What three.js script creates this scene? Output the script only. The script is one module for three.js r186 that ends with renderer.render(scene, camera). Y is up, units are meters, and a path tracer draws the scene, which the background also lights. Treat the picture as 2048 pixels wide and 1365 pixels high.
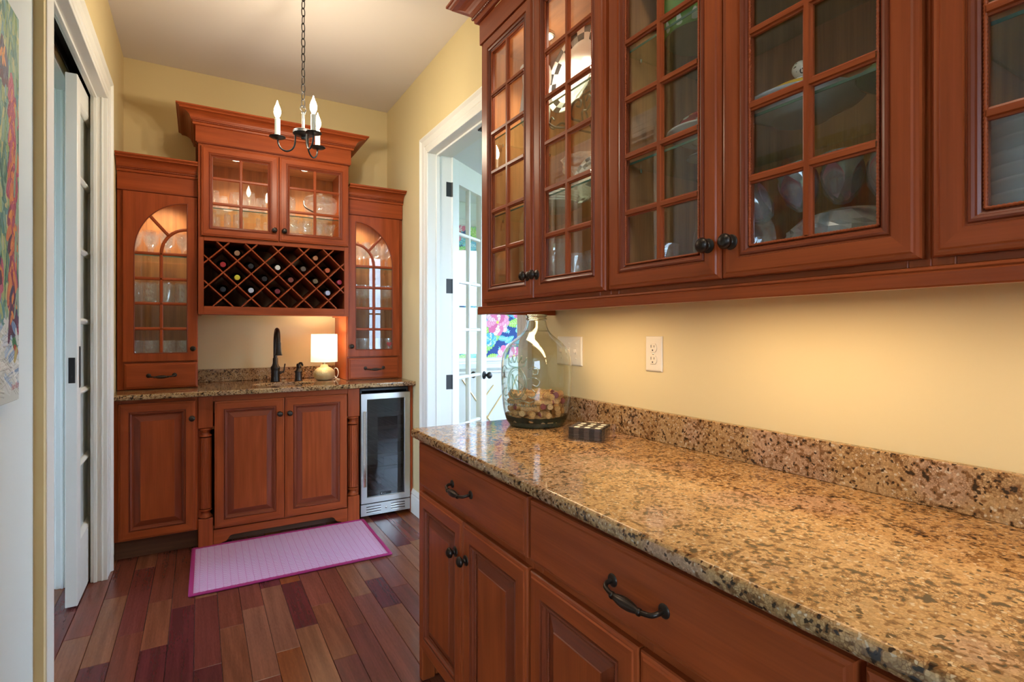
import * as THREE from 'three';
import { mergeGeometries } from 'three/addons/utils/BufferGeometryUtils.js';
import { RectAreaLightUniformsLib } from 'three/addons/lights/RectAreaLightUniformsLib.js';

// ---------- camera, sky, exposure ----------
const scene = new THREE.Scene();
const camera = new THREE.PerspectiveCamera(2 * Math.atan(682.5 / 1066) * 180 / Math.PI, 2048 / 1365, 0.05, 80);
camera.position.set(0, 1.25, 0);
camera.rotation.set(0, -30.4 * Math.PI / 180, 0);
camera.setViewOffset(2048, 1365, 0, 18.5, 2048, 1365);
camera.updateProjectionMatrix();
scene.background = new THREE.Color().setRGB(10, 13.6, 18.6);       // bright overcast sky, even in all directions
const renderer = new THREE.WebGLRenderer({ antialias: true });
renderer.toneMapping = THREE.LinearToneMapping;
renderer.toneMappingExposure = 1.0;
renderer.shadowMap.enabled = true;
RectAreaLightUniformsLib.init();
const WARM = new THREE.Color().setRGB(1, 0.86, 0.65), WARMER = new THREE.Color().setRGB(1, 0.71, 0.40), HALO = new THREE.Color().setRGB(1, 0.84, 0.62);
const LIGHTS = { bulb: 0.60, under: 39, puck: 1.9, lamp: 0.42, unseenCeiling: 4.2 };

// ---------- main measures (metres; camera over the origin, back wall at -z) ----------
const LX = -0.412, RX = 1.282, BZ = -4.14, CH = 2.985;

// ---------- helpers ----------
function rng(seed) { let a = seed >>> 0; return () => { a = (a + 0x6D2B79F5) | 0; let t = Math.imul(a ^ (a >>> 15), 1 | a); t = (t + Math.imul(t ^ (t >>> 7), 61 | t)) ^ t; return ((t ^ (t >>> 14)) >>> 0) / 4294967296; }; }
const rnd = rng(77), R = (a, b) => a + (b - a) * rnd();
const lerp = (a, b, t) => a + (b - a) * t, clamp = (x, a = 0, b = 1) => Math.min(b, Math.max(a, x)), sst = (a, b, x) => { const t = clamp((x - a) / (b - a)); return t * t * (3 - 2 * t); };
function lattice(px, py, seed) { const r = rng(seed), a = new Float32Array(px * py); for (let i = 0; i < a.length; i++) a[i] = r(); return (x, y) => { const xi = Math.floor(x), yi = Math.floor(y), fx = x - xi, fy = y - yi, u = fx * fx * (3 - 2 * fx), v = fy * fy * (3 - 2 * fy), x0 = ((xi % px) + px) % px, x1 = (x0 + 1) % px, y0 = (((yi % py) + py) % py) * px, y1 = ((((yi + 1) % py) + py) % py) * px; return lerp(lerp(a[y0 + x0], a[y0 + x1], u), lerp(a[y1 + x0], a[y1 + x1], u), v); }; }
const names = {};
function numbered(n) { const k = names[n] = (names[n] ?? -1) + 1; return k ? n + '_' + String(k).padStart(3, '0') : n; }
function M(name, geo, mat, parent) { const m = new THREE.Mesh(geo, mat); m.name = parent ? name : numbered(name); m.castShadow = m.receiveShadow = true; (parent || scene).add(m); return m; }
function tag(o, label, category, group, kind) { if (label) o.userData.label = label; if (category) o.userData.category = category; if (group) o.userData.group = group; if (kind) o.userData.kind = kind; return o; }
function thing(name, label, category, pos = [0, 0, 0], turn = 0, group) { const o = new THREE.Group(); o.name = numbered(name); o.position.set(...pos); o.rotation.y = turn; scene.add(o); return tag(o, label, category, group); }
function part(name, parent, pos = [0, 0, 0]) { const o = new THREE.Group(); o.name = name; o.position.set(...pos); parent.add(o); return o; }
function struct(name) { const o = new THREE.Group(); o.name = name; scene.add(o); o.userData.kind = 'structure'; return o; }
function copyOf(o, pos, turn, label, group) { const c = o.clone(); c.name = numbered(o.name.replace(/_\d{3}$/, '')); c.position.set(...pos); c.rotation.y = turn; if (label) c.userData.label = label; if (group) c.userData.group = group; scene.add(c); return c; }
const mv = (g, x, y, z) => g.translate(x, y, z);
function clean(g) { if (g.index) g = g.toNonIndexed(); for (const k of Object.keys(g.attributes)) if (!['position', 'normal', 'uv'].includes(k)) g.deleteAttribute(k); if (!g.attributes.normal) g.computeVertexNormals(); if (!g.attributes.uv) g.setAttribute('uv', new THREE.BufferAttribute(new Float32Array(g.attributes.position.count * 2), 2)); return g; }
const join = (...gs) => mergeGeometries(gs.flat().map(clean));
// texture coordinates in metres, v along the grain axis
function grain(g, axis = 'y', su = 0.5, sv = 1.0, shift = true) {
  g = clean(g); const p = g.attributes.position, uv = new Float32Array(p.count * 2), a = 'xyz'.indexOf(axis), ou = shift ? rnd() : 0, ov = shift ? rnd() : 0, e1 = new THREE.Vector3(), e2 = new THREE.Vector3();
  for (let t = 0; t < p.count; t += 3) {
    const v = [0, 1, 2].map(k => [p.getX(t + k), p.getY(t + k), p.getZ(t + k)]);
    e1.set(v[1][0] - v[0][0], v[1][1] - v[0][1], v[1][2] - v[0][2]); e2.set(v[2][0] - v[0][0], v[2][1] - v[0][1], v[2][2] - v[0][2]); e1.cross(e2);
    const n = [Math.abs(e1.x), Math.abs(e1.y), Math.abs(e1.z)], d = n.indexOf(Math.max(...n));
    const o = [0, 1, 2].filter(k => k !== d), vv = o.includes(a) ? a : o[1], uu = o.find(k => k !== vv);
    for (let k = 0; k < 3; k++) { uv[(t + k) * 2] = v[k][uu] / su + ou; uv[(t + k) * 2 + 1] = v[k][vv] / sv + ov; }
  }
  g.setAttribute('uv', new THREE.BufferAttribute(uv, 2)); return g;
}
function rawTris(tris) { const g = new THREE.BufferGeometry(); g.setAttribute('position', new THREE.BufferAttribute(new Float32Array(tris.flat(2)), 3)); g.computeVertexNormals(); return clean(g); }
// box with chamfered edges, from corner to corner
function cbox(x0, x1, y0, y1, z0, z1, c = 0.0015) {
  c = Math.min(c, (x1 - x0) / 3, (y1 - y0) / 3, (z1 - z0) / 3);
  const V = (sx, sy, sz, ax) => [sx < 0 ? x0 + (ax === 0 ? 0 : c) : x1 - (ax === 0 ? 0 : c), sy < 0 ? y0 + (ax === 1 ? 0 : c) : y1 - (ax === 1 ? 0 : c), sz < 0 ? z0 + (ax === 2 ? 0 : c) : z1 - (ax === 2 ? 0 : c)], T = [];
  const cx = (x0 + x1) / 2, cy = (y0 + y1) / 2, cz = (z0 + z1) / 2;
  const tri = (a, b, d) => { const n = [(b[1] - a[1]) * (d[2] - a[2]) - (b[2] - a[2]) * (d[1] - a[1]), (b[2] - a[2]) * (d[0] - a[0]) - (b[0] - a[0]) * (d[2] - a[2]), (b[0] - a[0]) * (d[1] - a[1]) - (b[1] - a[1]) * (d[0] - a[0])], m = [(a[0] + b[0] + d[0]) / 3 - cx, (a[1] + b[1] + d[1]) / 3 - cy, (a[2] + b[2] + d[2]) / 3 - cz]; T.push(n[0] * m[0] + n[1] * m[1] + n[2] * m[2] < 0 ? [a, d, b] : [a, b, d]); };
  const quad = (a, b, d, e) => { tri(a, b, d); tri(a, d, e); };
  for (const s of [-1, 1]) {
    quad(V(s, -1, -1, 0), V(s, 1, -1, 0), V(s, 1, 1, 0), V(s, -1, 1, 0)); quad(V(-1, s, -1, 1), V(1, s, -1, 1), V(1, s, 1, 1), V(-1, s, 1, 1)); quad(V(-1, -1, s, 2), V(1, -1, s, 2), V(1, 1, s, 2), V(-1, 1, s, 2));
    for (const t of [-1, 1]) { quad(V(s, t, -1, 0), V(s, t, 1, 0), V(s, t, 1, 1), V(s, t, -1, 1)); quad(V(s, -1, t, 0), V(s, 1, t, 0), V(s, 1, t, 2), V(s, -1, t, 2)); quad(V(-1, s, t, 1), V(1, s, t, 1), V(1, s, t, 2), V(-1, s, t, 2)); for (const u of [-1, 1]) tri(V(s, t, u, 0), V(s, t, u, 1), V(s, t, u, 2)); }
  }
  return rawTris(T);
}
const board = (x0, x1, y0, y1, z0, z1, axis = 'y', c) => grain(cbox(x0, x1, y0, y1, z0, z1, c), axis);
// four mitred sides of a rectangular frame; prof = [[inset, height], ...]; local x 0..w, y 0..h
function mitred(w, h, prof, sides = 'lrtb') {
  const out = {}, f = { b: (d, z, e) => [e ? w - d : d, d, z], t: (d, z, e) => [e ? w - d : d, h - d, z], l: (d, z, e) => [d, e ? h - d : d, z], r: (d, z, e) => [w - d, e ? h - d : d, z] };
  for (const s of sides) { const T = [], flip = s === 't' || s === 'l'; for (let i = 0; i + 1 < prof.length; i++) { const A = f[s](...prof[i], 0), B = f[s](...prof[i], 1), C = f[s](...prof[i + 1], 1), D = f[s](...prof[i + 1], 0); if (flip) T.push([A, C, B], [A, D, C]); else T.push([A, B, C], [A, C, D]); } out[s] = grain(rawTris(T), s === 'l' || s === 'r' ? 'y' : 'x'); }
  return out;
}
// profile swept along a path in the floor plane with mitred corners; prof = [[out, up], ...]; side = +1 puts «out» to the right of the path
function sweep(path, prof, side = 1) {
  const n = path.length, off = [];
  for (let i = 0; i < n; i++) { const d = [], u = (a, b) => { const l = Math.hypot(b[0] - a[0], b[1] - a[1]); return [(b[0] - a[0]) / l, (b[1] - a[1]) / l]; }; if (i) d.push(u(path[i - 1], path[i])); if (i < n - 1) d.push(u(path[i], path[i + 1])); const nr = d.map(q => [-q[1] * side, q[0] * side]); let m = nr.length === 2 ? [nr[0][0] + nr[1][0], nr[0][1] + nr[1][1]] : nr[0]; const k = m[0] * nr[0][0] + m[1] * nr[0][1]; off.push([m[0] / k, m[1] / k]); }
  const res = [];
  for (let s = 0; s + 1 < n; s++) { const T = []; for (let i = 0; i + 1 < prof.length; i++) { const q = (k, p) => [path[k][0] + off[k][0] * p[0], p[1], path[k][1] + off[k][1] * p[0]]; const A = q(s, prof[i]), B = q(s + 1, prof[i]), C = q(s + 1, prof[i + 1]), D = q(s, prof[i + 1]); T.push(side > 0 ? [A, C, B] : [A, B, C], side > 0 ? [A, D, C] : [A, C, D]); } res.push(grain(rawTris(T), Math.abs(path[s + 1][0] - path[s][0]) > Math.abs(path[s + 1][1] - path[s][1]) ? 'x' : 'z')); }
  return res;
}
// twisted bead along x, from 0 to L
function rope(L, r, pitch = 0.0055) {
  const n = Math.max(2, Math.round(L / pitch) * 4), k = 6, pos = [], T = [];
  for (let i = 0; i <= n; i++) for (let j = 0; j < k; j++) { const a = j / k * 2 * Math.PI, ph = i / 4 + j / k * 0.5, q = r * (0.62 + 0.38 * Math.abs(Math.sin(ph * Math.PI))); pos.push([i / n * L, q * Math.cos(a), q * Math.sin(a)]); }
  for (let i = 0; i < n; i++) for (let j = 0; j < k; j++) { const a = i * k + j, b = i * k + (j + 1) % k; T.push(a, b, b + k, a, b + k, a + k); }
  const g = new THREE.BufferGeometry(); g.setAttribute('position', new THREE.BufferAttribute(new Float32Array(pos.flat()), 3)); g.setIndex(T); g.computeVertexNormals(); return clean(g);
}
function ropeFrame(x0, x1, y0, y1, z, r) { const w = x1 - x0, h = y1 - y0; return join(mv(rope(w, r), x0, y0, z), mv(rope(w, r), x0, y1, z), mv(rope(h, r).rotateZ(Math.PI / 2), x0, y0, z), mv(rope(h, r).rotateZ(Math.PI / 2), x1, y0, z)); }
const lathe = (pts, seg = 24) => new THREE.LatheGeometry(pts.map(p => new THREE.Vector2(Math.max(p[0], 1e-5), p[1])), seg);
function tube(pts, r, n = 24, k = 8, closed = false) { return new THREE.TubeGeometry(new THREE.CatmullRomCurve3(pts.map(p => new THREE.Vector3(...p)), closed, 'centripetal'), n, r, k, closed); }
function rod(a, b, r, k = 10) { const A = new THREE.Vector3(...a), B = new THREE.Vector3(...b), g = new THREE.CylinderGeometry(r, r, A.distanceTo(B), k); g.applyQuaternion(new THREE.Quaternion().setFromUnitVectors(new THREE.Vector3(0, 1, 0), B.clone().sub(A).normalize())); const c = A.add(B).multiplyScalar(0.5); return clean(g.translate(c.x, c.y, c.z)); }
function plate(shape, depth, bevel = 0.002, seg = 1, curve = 12) { return clean(new THREE.ExtrudeGeometry(shape, { depth, bevelEnabled: bevel > 0, bevelThickness: bevel, bevelSize: bevel, bevelOffset: -bevel, bevelSegments: seg, curveSegments: curve })); }

// ---------- textures ----------
function dataTex(w, h, fn, srgb = true) { const d = new Uint8Array(w * h * 4); for (let y = 0, i = 0; y < h; y++) for (let x = 0; x < w; x++, i += 4) { const c = fn(x / w, y / h); d[i] = clamp(c[0]) * 255; d[i + 1] = clamp(c[1]) * 255; d[i + 2] = clamp(c[2]) * 255; d[i + 3] = 255; } const t = new THREE.DataTexture(d, w, h); t.wrapS = t.wrapT = THREE.RepeatWrapping; t.magFilter = THREE.LinearFilter; t.minFilter = THREE.LinearMipmapLinearFilter; t.generateMipmaps = true; if (srgb) t.colorSpace = THREE.SRGBColorSpace; t.needsUpdate = true; return t; }
function canvasTex(w, h, draw, repeat = true) { const c = document.createElement('canvas'); c.width = w; c.height = h; draw(c.getContext('2d'), w, h); const t = new THREE.CanvasTexture(c); t.colorSpace = THREE.SRGBColorSpace; if (repeat) t.wrapS = t.wrapT = THREE.RepeatWrapping; return t; }
const woodTex = (() => { const a = lattice(4, 2, 1), b = lattice(9, 3, 2), f = lattice(160, 7, 3), g = lattice(300, 24, 4), k = lattice(24, 5, 5);
  return dataTex(512, 1024, (u, v) => { const warp = u * 5 + 2.6 * a(u * 4, v * 2) + 0.7 * b(u * 9, v * 3), ring = 0.5 + 0.5 * Math.sin(warp * 6.283 * 1.4), fi = f(u * 160, v * 7), fg = g(u * 300, v * 24), band = k(u * 24, v * 5); const t = clamp(0.80 + 0.055 * (ring - 0.5) * (0.3 + a(u * 4 + 2, v * 2)) + 0.06 * (fi - 0.5) + 0.045 * (fg - 0.5) + 0.10 * (band - 0.5)); return [t + 0.06, t - 0.01 + 0.02 * band, t - 0.03]; }); })();
const plankTex = (() => { const a = lattice(3, 2, 11), f = lattice(90, 8, 12), g = lattice(220, 60, 13), k = lattice(14, 3, 14);
  return dataTex(512, 1024, (u, v) => { const ring = 0.5 + 0.5 * Math.sin((u * 6 + 2.2 * a(u * 3, v * 2)) * 6.283 * 1.3), t = 0.82 + 0.05 * (ring - 0.5) + 0.08 * (f(u * 90, v * 8) - 0.5) + 0.07 * (g(u * 220, v * 60) - 0.5) + 0.10 * (k(u * 14, v * 3) - 0.5); return [t, t, t]; }); })();
// granite: tan and honey grains, pale quartz, brown and black mica; 1.1 m per tile
const graniteTex = (() => {
  const N = 2048, cells = 250, r = rng(21), cx = new Float32Array(cells * cells), cy = new Float32Array(cells * cells), tone = new Float32Array(cells * cells), kind = new Float32Array(cells * cells);
  for (let i = 0; i < cx.length; i++) { cx[i] = r(); cy[i] = r(); tone[i] = r(); kind[i] = r(); }
  const L = [9, 30, 80, 190, 420].map((n, i) => [n, lattice(n, n, 60 + i)]), K = [14, 40, 120].map((n, i) => [n, lattice(n, n, 80 + i)]), n = (q, u, v) => q[1](u * q[0], v * q[0]);
  return dataTex(N, N, (u, v) => {
    const wu = u + 0.004 * (n(L[2], u, v) - 0.5), wv = v + 0.004 * (n(K[2], u, v) - 0.5), x = wu * cells, y = wv * cells, xi = Math.floor(x), yi = Math.floor(y);
    let d1 = 9, d2 = 9, id = 0;
    for (let j = -1; j < 2; j++) for (let i = -1; i < 2; i++) { const a = ((xi + i) % cells + cells) % cells, b = ((yi + j) % cells + cells) % cells, q = b * cells + a, dx = xi + i + cx[q] - x, dy = yi + j + cy[q] - y, d = dx * dx + dy * dy; if (d < d1) { d2 = d1; d1 = d; id = q; } else if (d < d2) d2 = d; }
    const edge = Math.sqrt(d2) - Math.sqrt(d1), t = tone[id], k = kind[id], big = n(L[0], u, v), m = n(L[1], u, v), f = n(L[4], u, v), g = n(L[3], u, v), cl = n(K[0], u, v), c2 = n(K[1], u, v);
    const mix = (p, q, w) => p.map((e, i) => lerp(e, q[i], w));
    let c = mix([0.72, 0.56, 0.37], [0.82, 0.69, 0.52], clamp(0.55 * m + 0.55 * k)); c = mix(c, [0.76, 0.62, 0.54], sst(0.58, 0.8, big) * 0.7);
    c = c.map(e => e * (0.88 + 0.2 * t)); if (k > 0.945) c = mix(c, [0.89, 0.84, 0.76], 0.7);
    c = mix(c, [0.44, 0.31, 0.20], (1 - sst(0.02, 0.20, edge)) * (0.25 + 0.6 * sst(0.4, 0.75, c2)));
    const dark = 0.62 * g + 0.50 * n(K[2], u, v) + 0.16 * cl + 0.18 * c2 - 0.10 * edge; c = mix(c, [0.46, 0.32, 0.19], sst(0.76, 0.88, dark) * 0.72); c = mix(c, [0.17, 0.145, 0.13], sst(0.98, 1.05, dark) * 0.85);
    if (k < 0.035) c = mix(c, [0.16, 0.13, 0.12], 0.8);
    return c.map(e => e * (0.95 + 0.12 * (f - 0.5)));
  }); })();
const grainBump = (() => { const f = lattice(256, 256, 31); return dataTex(256, 256, (u, v) => { const t = f(u * 256, v * 256); return [t, t, t]; }, false); })();

// ---------- materials ----------
const std = (o) => new THREE.MeshPhysicalMaterial(o), rgb = (r, g, b) => new THREE.Color().setRGB(r, g, b);
const cherry = std({ name: 'cherry', color: rgb(0.45, 0.102, 0.027), map: woodTex, roughness: 0.34, specularIntensity: 0.5 });
const cherryDark = std({ name: 'cherry_glazed', color: rgb(0.29, 0.064, 0.021), map: woodTex, roughness: 0.36, specularIntensity: 0.7 });
const cherryIn = std({ name: 'cherry_interior', color: rgb(0.66, 0.32, 0.125), map: woodTex, roughness: 0.5, specularIntensity: 0.6 });
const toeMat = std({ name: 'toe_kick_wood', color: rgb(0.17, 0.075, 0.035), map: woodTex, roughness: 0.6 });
const granite = std({ name: 'granite', color: rgb(0.86, 0.83, 0.77), map: graniteTex, roughness: 0.08 });
const paint = std({ name: 'yellow_paint', color: rgb(0.72, 0.575, 0.305), roughness: 0.75, bumpMap: grainBump, bumpScale: 0.0004 });
const coolLitPaint = std({ name: 'cool_lit_paint', color: rgb(0.70, 0.74, 0.71), roughness: 0.75 });  // cool daylight tint put into the wall colour
const ceilMat = std({ name: 'ceiling_paint', color: rgb(0.72, 0.66, 0.60), roughness: 0.9 });
const white = std({ name: 'white_trim', color: rgb(0.80, 0.78, 0.72), roughness: 0.35 });
const whiteWall = std({ name: 'white_wall', color: rgb(0.82, 0.82, 0.82), roughness: 0.7 });
const tanWall = std({ name: 'tan_wall', color: rgb(0.55, 0.45, 0.30), roughness: 0.8 });
const pane = std({ name: 'window_glass', color: rgb(0.97, 0.98, 0.97), transmission: 1, thickness: 0, roughness: 0, ior: 1.42 });
const shelfGlass = std({ name: 'shelf_glass', color: rgb(0.86, 0.94, 0.90), transmission: 1, thickness: 0, roughness: 0, ior: 1.5 });
const shelfEdge = std({ name: 'green_glass_edge', color: rgb(0.10, 0.24, 0.19), roughness: 0.08 });
const crystal = std({ name: 'crystal', color: rgb(0.97, 0.97, 0.97), transmission: 0.93, thickness: 0, roughness: 0.0, ior: 1.8 });
const bronze = std({ name: 'oil_rubbed_bronze', color: rgb(0.045, 0.034, 0.028), metalness: 0.75, roughness: 0.34 });
const iron = std({ name: 'black_iron', color: rgb(0.028, 0.026, 0.025), metalness: 0.5, roughness: 0.42 });
const steel = std({ name: 'brushed_steel', color: rgb(0.62, 0.61, 0.58), metalness: 1, roughness: 0.32 });
const chrome = std({ name: 'bright_metal', color: rgb(0.8, 0.78, 0.74), metalness: 1, roughness: 0.12 });
const brass = std({ name: 'brass', color: rgb(0.72, 0.52, 0.24), metalness: 1, roughness: 0.3 });
const black = std({ name: 'black', color: rgb(0.012, 0.012, 0.014), roughness: 0.45 });
const ceramic = std({ name: 'white_ceramic', color: rgb(0.82, 0.80, 0.75), roughness: 0.15 });
const glow = (c, k) => { const m = std({ name: 'glow', color: rgb(0.9, 0.85, 0.8), roughness: 0.5 }); m.emissive = c.clone(); m.emissiveIntensity = k; return m; };
const flat = (name, r, g, b, rough = 0.4) => std({ name, color: rgb(r, g, b), roughness: rough });
// ---------- floor: boards laid along z, each one a piece of its own ----------
{
  const fl = struct('floor'), W = 0.0915, X0 = -0.018;
  const tones = [[0.250, 0.062, 0.036], [0.300, 0.092, 0.044], [0.325, 0.118, 0.056], [0.215, 0.048, 0.036], [0.150, 0.028, 0.030], [0.280, 0.074, 0.048], [0.345, 0.126, 0.072], [0.185, 0.038, 0.036], [0.330, 0.084, 0.024]];
  const mats = tones.map((c, i) => std({ name: 'floor_board_' + i, color: rgb(...c), map: plankTex, roughness: 0.27 }));
  const put = (x0, x1, z0, z1, m) => M('plank', grain(cbox(x0 + 0.0006, x1 - 0.0006, -0.016, 0, z0 + 0.0005, z1 - 0.0005, 0.0016), 'z', 0.42, 0.9), mats[m], fl);
  // joints read off the photograph where they show, nearest first: column: [z, tone beyond it]
  const known = { '-1': [[-2.846, 0]], '-2': [[-2.536, 1], [-2.957, 0]], '-3': [[-2.699, 3]], '-5': [[-2.772, 5], [-3.428, 1]], '-6': [[-3.045, 7]], 1: [[-2.55, 0]], 2: [[-2.104, 6], [-2.675, 5]], 3: [[-2.252, 6], [-2.851, 7]], 4: [[-2.389, 4]], 5: [[-2.09, 1]], 6: [[-2.294, 0]], 7: [[-2.542, 2]], 8: [[-2.376, 4], [-2.68, 2]], 9: [[-2.54, 5]] };
  const first = { '-1': 4, '-2': 4, '-3': 0, '-4': 5, '-5': 2, '-6': 3, 0: 1, 1: 1, 2: 0, 3: 8, 4: 2, 5: 7, 6: 3, 7: 5, 8: 1, 9: 3 };
  for (let k = -6; k <= 14; k++) {
    const x0 = X0 + k * W, x1 = k === 14 ? RX : x0 + W; let z = -0.7, t = first[k] ?? Math.floor(R(0, 9)); const list = (known[k] || []).slice(); let end = list.length ? null : -1.5 - R(0, 0.9);
    while (z > BZ) { let nz, nt; if (list.length) [nz, nt] = list.shift(); else { nz = (end ?? z - R(0.45, 1.1)); end = null; nt = Math.floor(R(0, 9)); } if (nz < BZ + 0.12) nz = BZ; put(x0, x1, nz, z, t); z = nz; t = nt; }
  }
  for (let k = -20; k <= -7; k++) { const x0 = X0 + k * W; let z = -0.75 - R(0, 0.6); put(x0, x0 + W, z, -0.7, Math.floor(R(0, 9))); while (z > -9) { const nz = Math.max(-9, z - R(0.6, 1.5)); put(x0, x0 + W, nz, z, [1, 2, 6, 8, 2][Math.floor(R(0, 5))]); z = nz; } }
  M('subfloor', join(cbox(-3.7, 5.4, -0.14, -0.017, -9.1, 3.8)), flat('subfloor', 0.10, 0.06, 0.04, 0.9), fl);
  const rest = flat('floor_far_boards', 0.23, 0.08, 0.05, 0.3); rest.map = plankTex;
  M('floor_boards', join(grain(cbox(-3.6, X0 - 20 * W, -0.016, 0, -9, -0.7), 'z'), grain(cbox(-3.6, 5.2, -0.016, 0, -0.7, 3.6), 'z'), grain(cbox(RX, 5.2, -0.016, 0, -5.6, -0.7), 'z')), rest, fl);
}
M('lawn', new THREE.PlaneGeometry(70, 70).rotateX(-Math.PI / 2).translate(0, -0.3, 0), flat('grass', 0.09, 0.16, 0.045, 1)).userData.kind = 'structure';

// ---------- walls and ceilings ----------
const WL = (name, mat, ...b) => tag(M(name, join(b.map(q => cbox(...q, 0.0008))), mat), null, null, null, 'structure');
WL('wall_back', paint, [LX - 0.05, RX + 0.05, 0, CH, BZ - 0.14, BZ]);
WL('wall_right', paint, [RX, 1.44, 0, CH, BZ - 0.14, -3.272], [RX, 1.44, 2.43, CH, -3.272, -2.10], [RX, 1.44, 0, CH, -2.10, 3.6]);
WL('wall_left', paint, [LX - 0.053, LX, 0, CH, BZ - 0.3, -3.36], [-0.60, -0.535, 0, CH, BZ - 0.3, -3.36], [LX - 0.053, LX, 2.44, CH, -3.36, -2.25], [-0.60, -0.535, 2.44, CH, -3.36, -2.25], [-0.60, LX, 0, CH, -2.25, -2.14]);
WL('wall_near', coolLitPaint, [-0.60, -0.4365, 0, CH, -2.14, -0.9], [-3.6, -0.60, 0, CH, -1.05, -0.9], [-3.75, -3.6, 0, CH, -1.05, 3.75]);
WL('wall_rear', coolLitPaint, [-3.75, 1.44, 0, 0.9, 3.6, 3.75], [-3.75, 1.44, 2.65, CH, 3.6, 3.75], [-3.75, -3.4, 0.9, 2.65, 3.6, 3.75], [-1.0, 1.44, 0.9, 2.65, 3.6, 3.75]);
WL('ceiling', ceilMat, [LX - 0.2, RX + 0.17, CH, CH + 0.12, BZ - 0.3, -0.9], [-3.75, RX + 0.17, CH, CH + 0.12, -0.9, 3.75]);
// the room to the left, seen through the gap beside the pocket door
WL('wall_far_left', tanWall, [-3.75, -3.6, 0, 3.5, -9.15, -2.9], [-3.75, -3.6, 0, 3.5, -1.1, -0.9], [-3.75, -3.6, 0, 0.8, -2.9, -1.1], [-3.75, -3.6, 2.5, 3.5, -2.9, -1.1], [-3.75, -2.5, 0, 3.5, -9.15, -9], [-0.9, 1.3, 0, 3.5, -9.15, -9], [-2.5, -0.9, 2.75, 3.5, -9.15, -9], [-0.6, -0.45, 0, 3.5, -9, BZ - 0.3], [-3.6, -0.6, CH, 3.5, -1.05, -0.9], [-0.6, -0.5, CH + 0.12, 3.5, BZ - 0.3, -0.9]);
WL('ceiling_left', ceilMat, [-3.75, -0.41, 3.5, 3.62, -9.15, -0.9]);
// the bright room to the right
const RR = { x0: 1.44, x1: 5.2, z0: -5.6, z1: 0.6, top: 2.75 };
WL('wall_far_right', whiteWall, [RR.x1, RR.x1 + 0.15, 0, 0.75, RR.z0 - 0.15, RR.z1], [RR.x1, RR.x1 + 0.15, 2.45, RR.top, RR.z0 - 0.15, RR.z1], [RR.x1, RR.x1 + 0.15, 0.75, 2.45, RR.z0 - 0.15, -5.0], [RR.x1, RR.x1 + 0.15, 0.75, 2.45, -3.15, -2.95], [RR.x1, RR.x1 + 0.15, 0.75, 2.45, -1.1, RR.z1], [RR.x1, RR.x1 + 0.15, 0, RR.top, RR.z1, RR.z1 + 0.15]);
WL('wall_hidden', whiteWall, [1.40, 1.44, 0, RR.top, RR.z0, BZ - 0.14]); WL('wall_bay', whiteWall, [1.44, 2.2, 0, RR.top, RR.z1, RR.z1 + 0.15], [4.6, RR.x1, 0, RR.top, RR.z1, RR.z1 + 0.15], [2.2, 4.6, 0, 0.6, RR.z1, RR.z1 + 0.15], [2.2, 4.6, 2.45, RR.top, RR.z1, RR.z1 + 0.15]);
WL('wall_papered', whiteWall, [1.40, RR.x1 + 0.15, 0, RR.top, RR.z0 - 0.15, RR.z0]);
WL('ceiling_right', whiteWall, [1.44, RR.x1 + 0.15, RR.top, RR.top + 0.12, RR.z0 - 0.15, RR.z1 + 0.15]);

// windows: frame, bars and a pane for every light
function windowIn(n, w, h, cols, rows, pos, turn, glass = pane) {
  const o = struct('window_' + n); o.position.set(...pos); o.rotation.y = turn;
  const pr = mitred(w, h, [[0, -0.06], [0, 0.03], [0.05, 0.03], [0.06, 0.0], [0.06, -0.06]]); for (const s of 'lrtb') M('window_frame', pr[s], white, o);
  const cw = (w - 0.12) / cols, ch = (h - 0.12) / rows;
  for (let i = 1; i < cols; i++) M('muntin', cbox(0.06 + i * cw - 0.012, 0.06 + i * cw + 0.012, 0.06, h - 0.06, -0.03, 0), white, o);
  for (let j = 1; j < rows; j++) M('muntin', cbox(0.06, w - 0.06, 0.06 + j * ch - 0.012, 0.06 + j * ch + 0.012, -0.031, -0.001), white, o);
  const pg = cbox(0, cw, 0, ch, -0.018, -0.014, 0.0004); for (let i = 0; i < cols; i++) for (let j = 0; j < rows; j++) { const p = M('pane', pg, glass, o); p.position.set(0.06 + i * cw, 0.06 + j * ch, 0); }
}
windowIn(1, 2.4, 1.75, 3, 2, [-1.0, 0.9, 3.66], Math.PI);  // unseen window out of view at the rear, placed to light the pantry
windowIn(2, 1.6, 2.75, 2, 3, [-2.5, 0, -9.05], 0, std({ name: 'sky_dimming_glass', color: rgb(0.032, 0.047, 0.066), transmission: 1, thickness: 0, roughness: 0, ior: 1.5 }));  // glass darkened in colour so the bright sky behind shows blue
windowIn(6, 1.8, 1.7, 2, 2, [-3.66, 0.8, -1.1], Math.PI / 2);  // unseen side window, placed to light the left room and pocket door edge
windowIn(3, 1.85, 1.7, 3, 2, [RR.x1 + 0.06, 0.75, -5.0], -Math.PI / 2);  // out of view, placed to send daylight through the doorway onto the left wall
windowIn(5, 2.4, 1.85, 3, 2, [4.6, 0.6, RR.z1 + 0.06], Math.PI);  // unseen window, placed to light the wallpaper and the open glazed door
windowIn(4, 1.85, 1.7, 3, 2, [RR.x1 + 0.06, 0.75, -2.95], -Math.PI / 2);  // second unseen window, also lighting the left wall through the doorway

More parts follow.
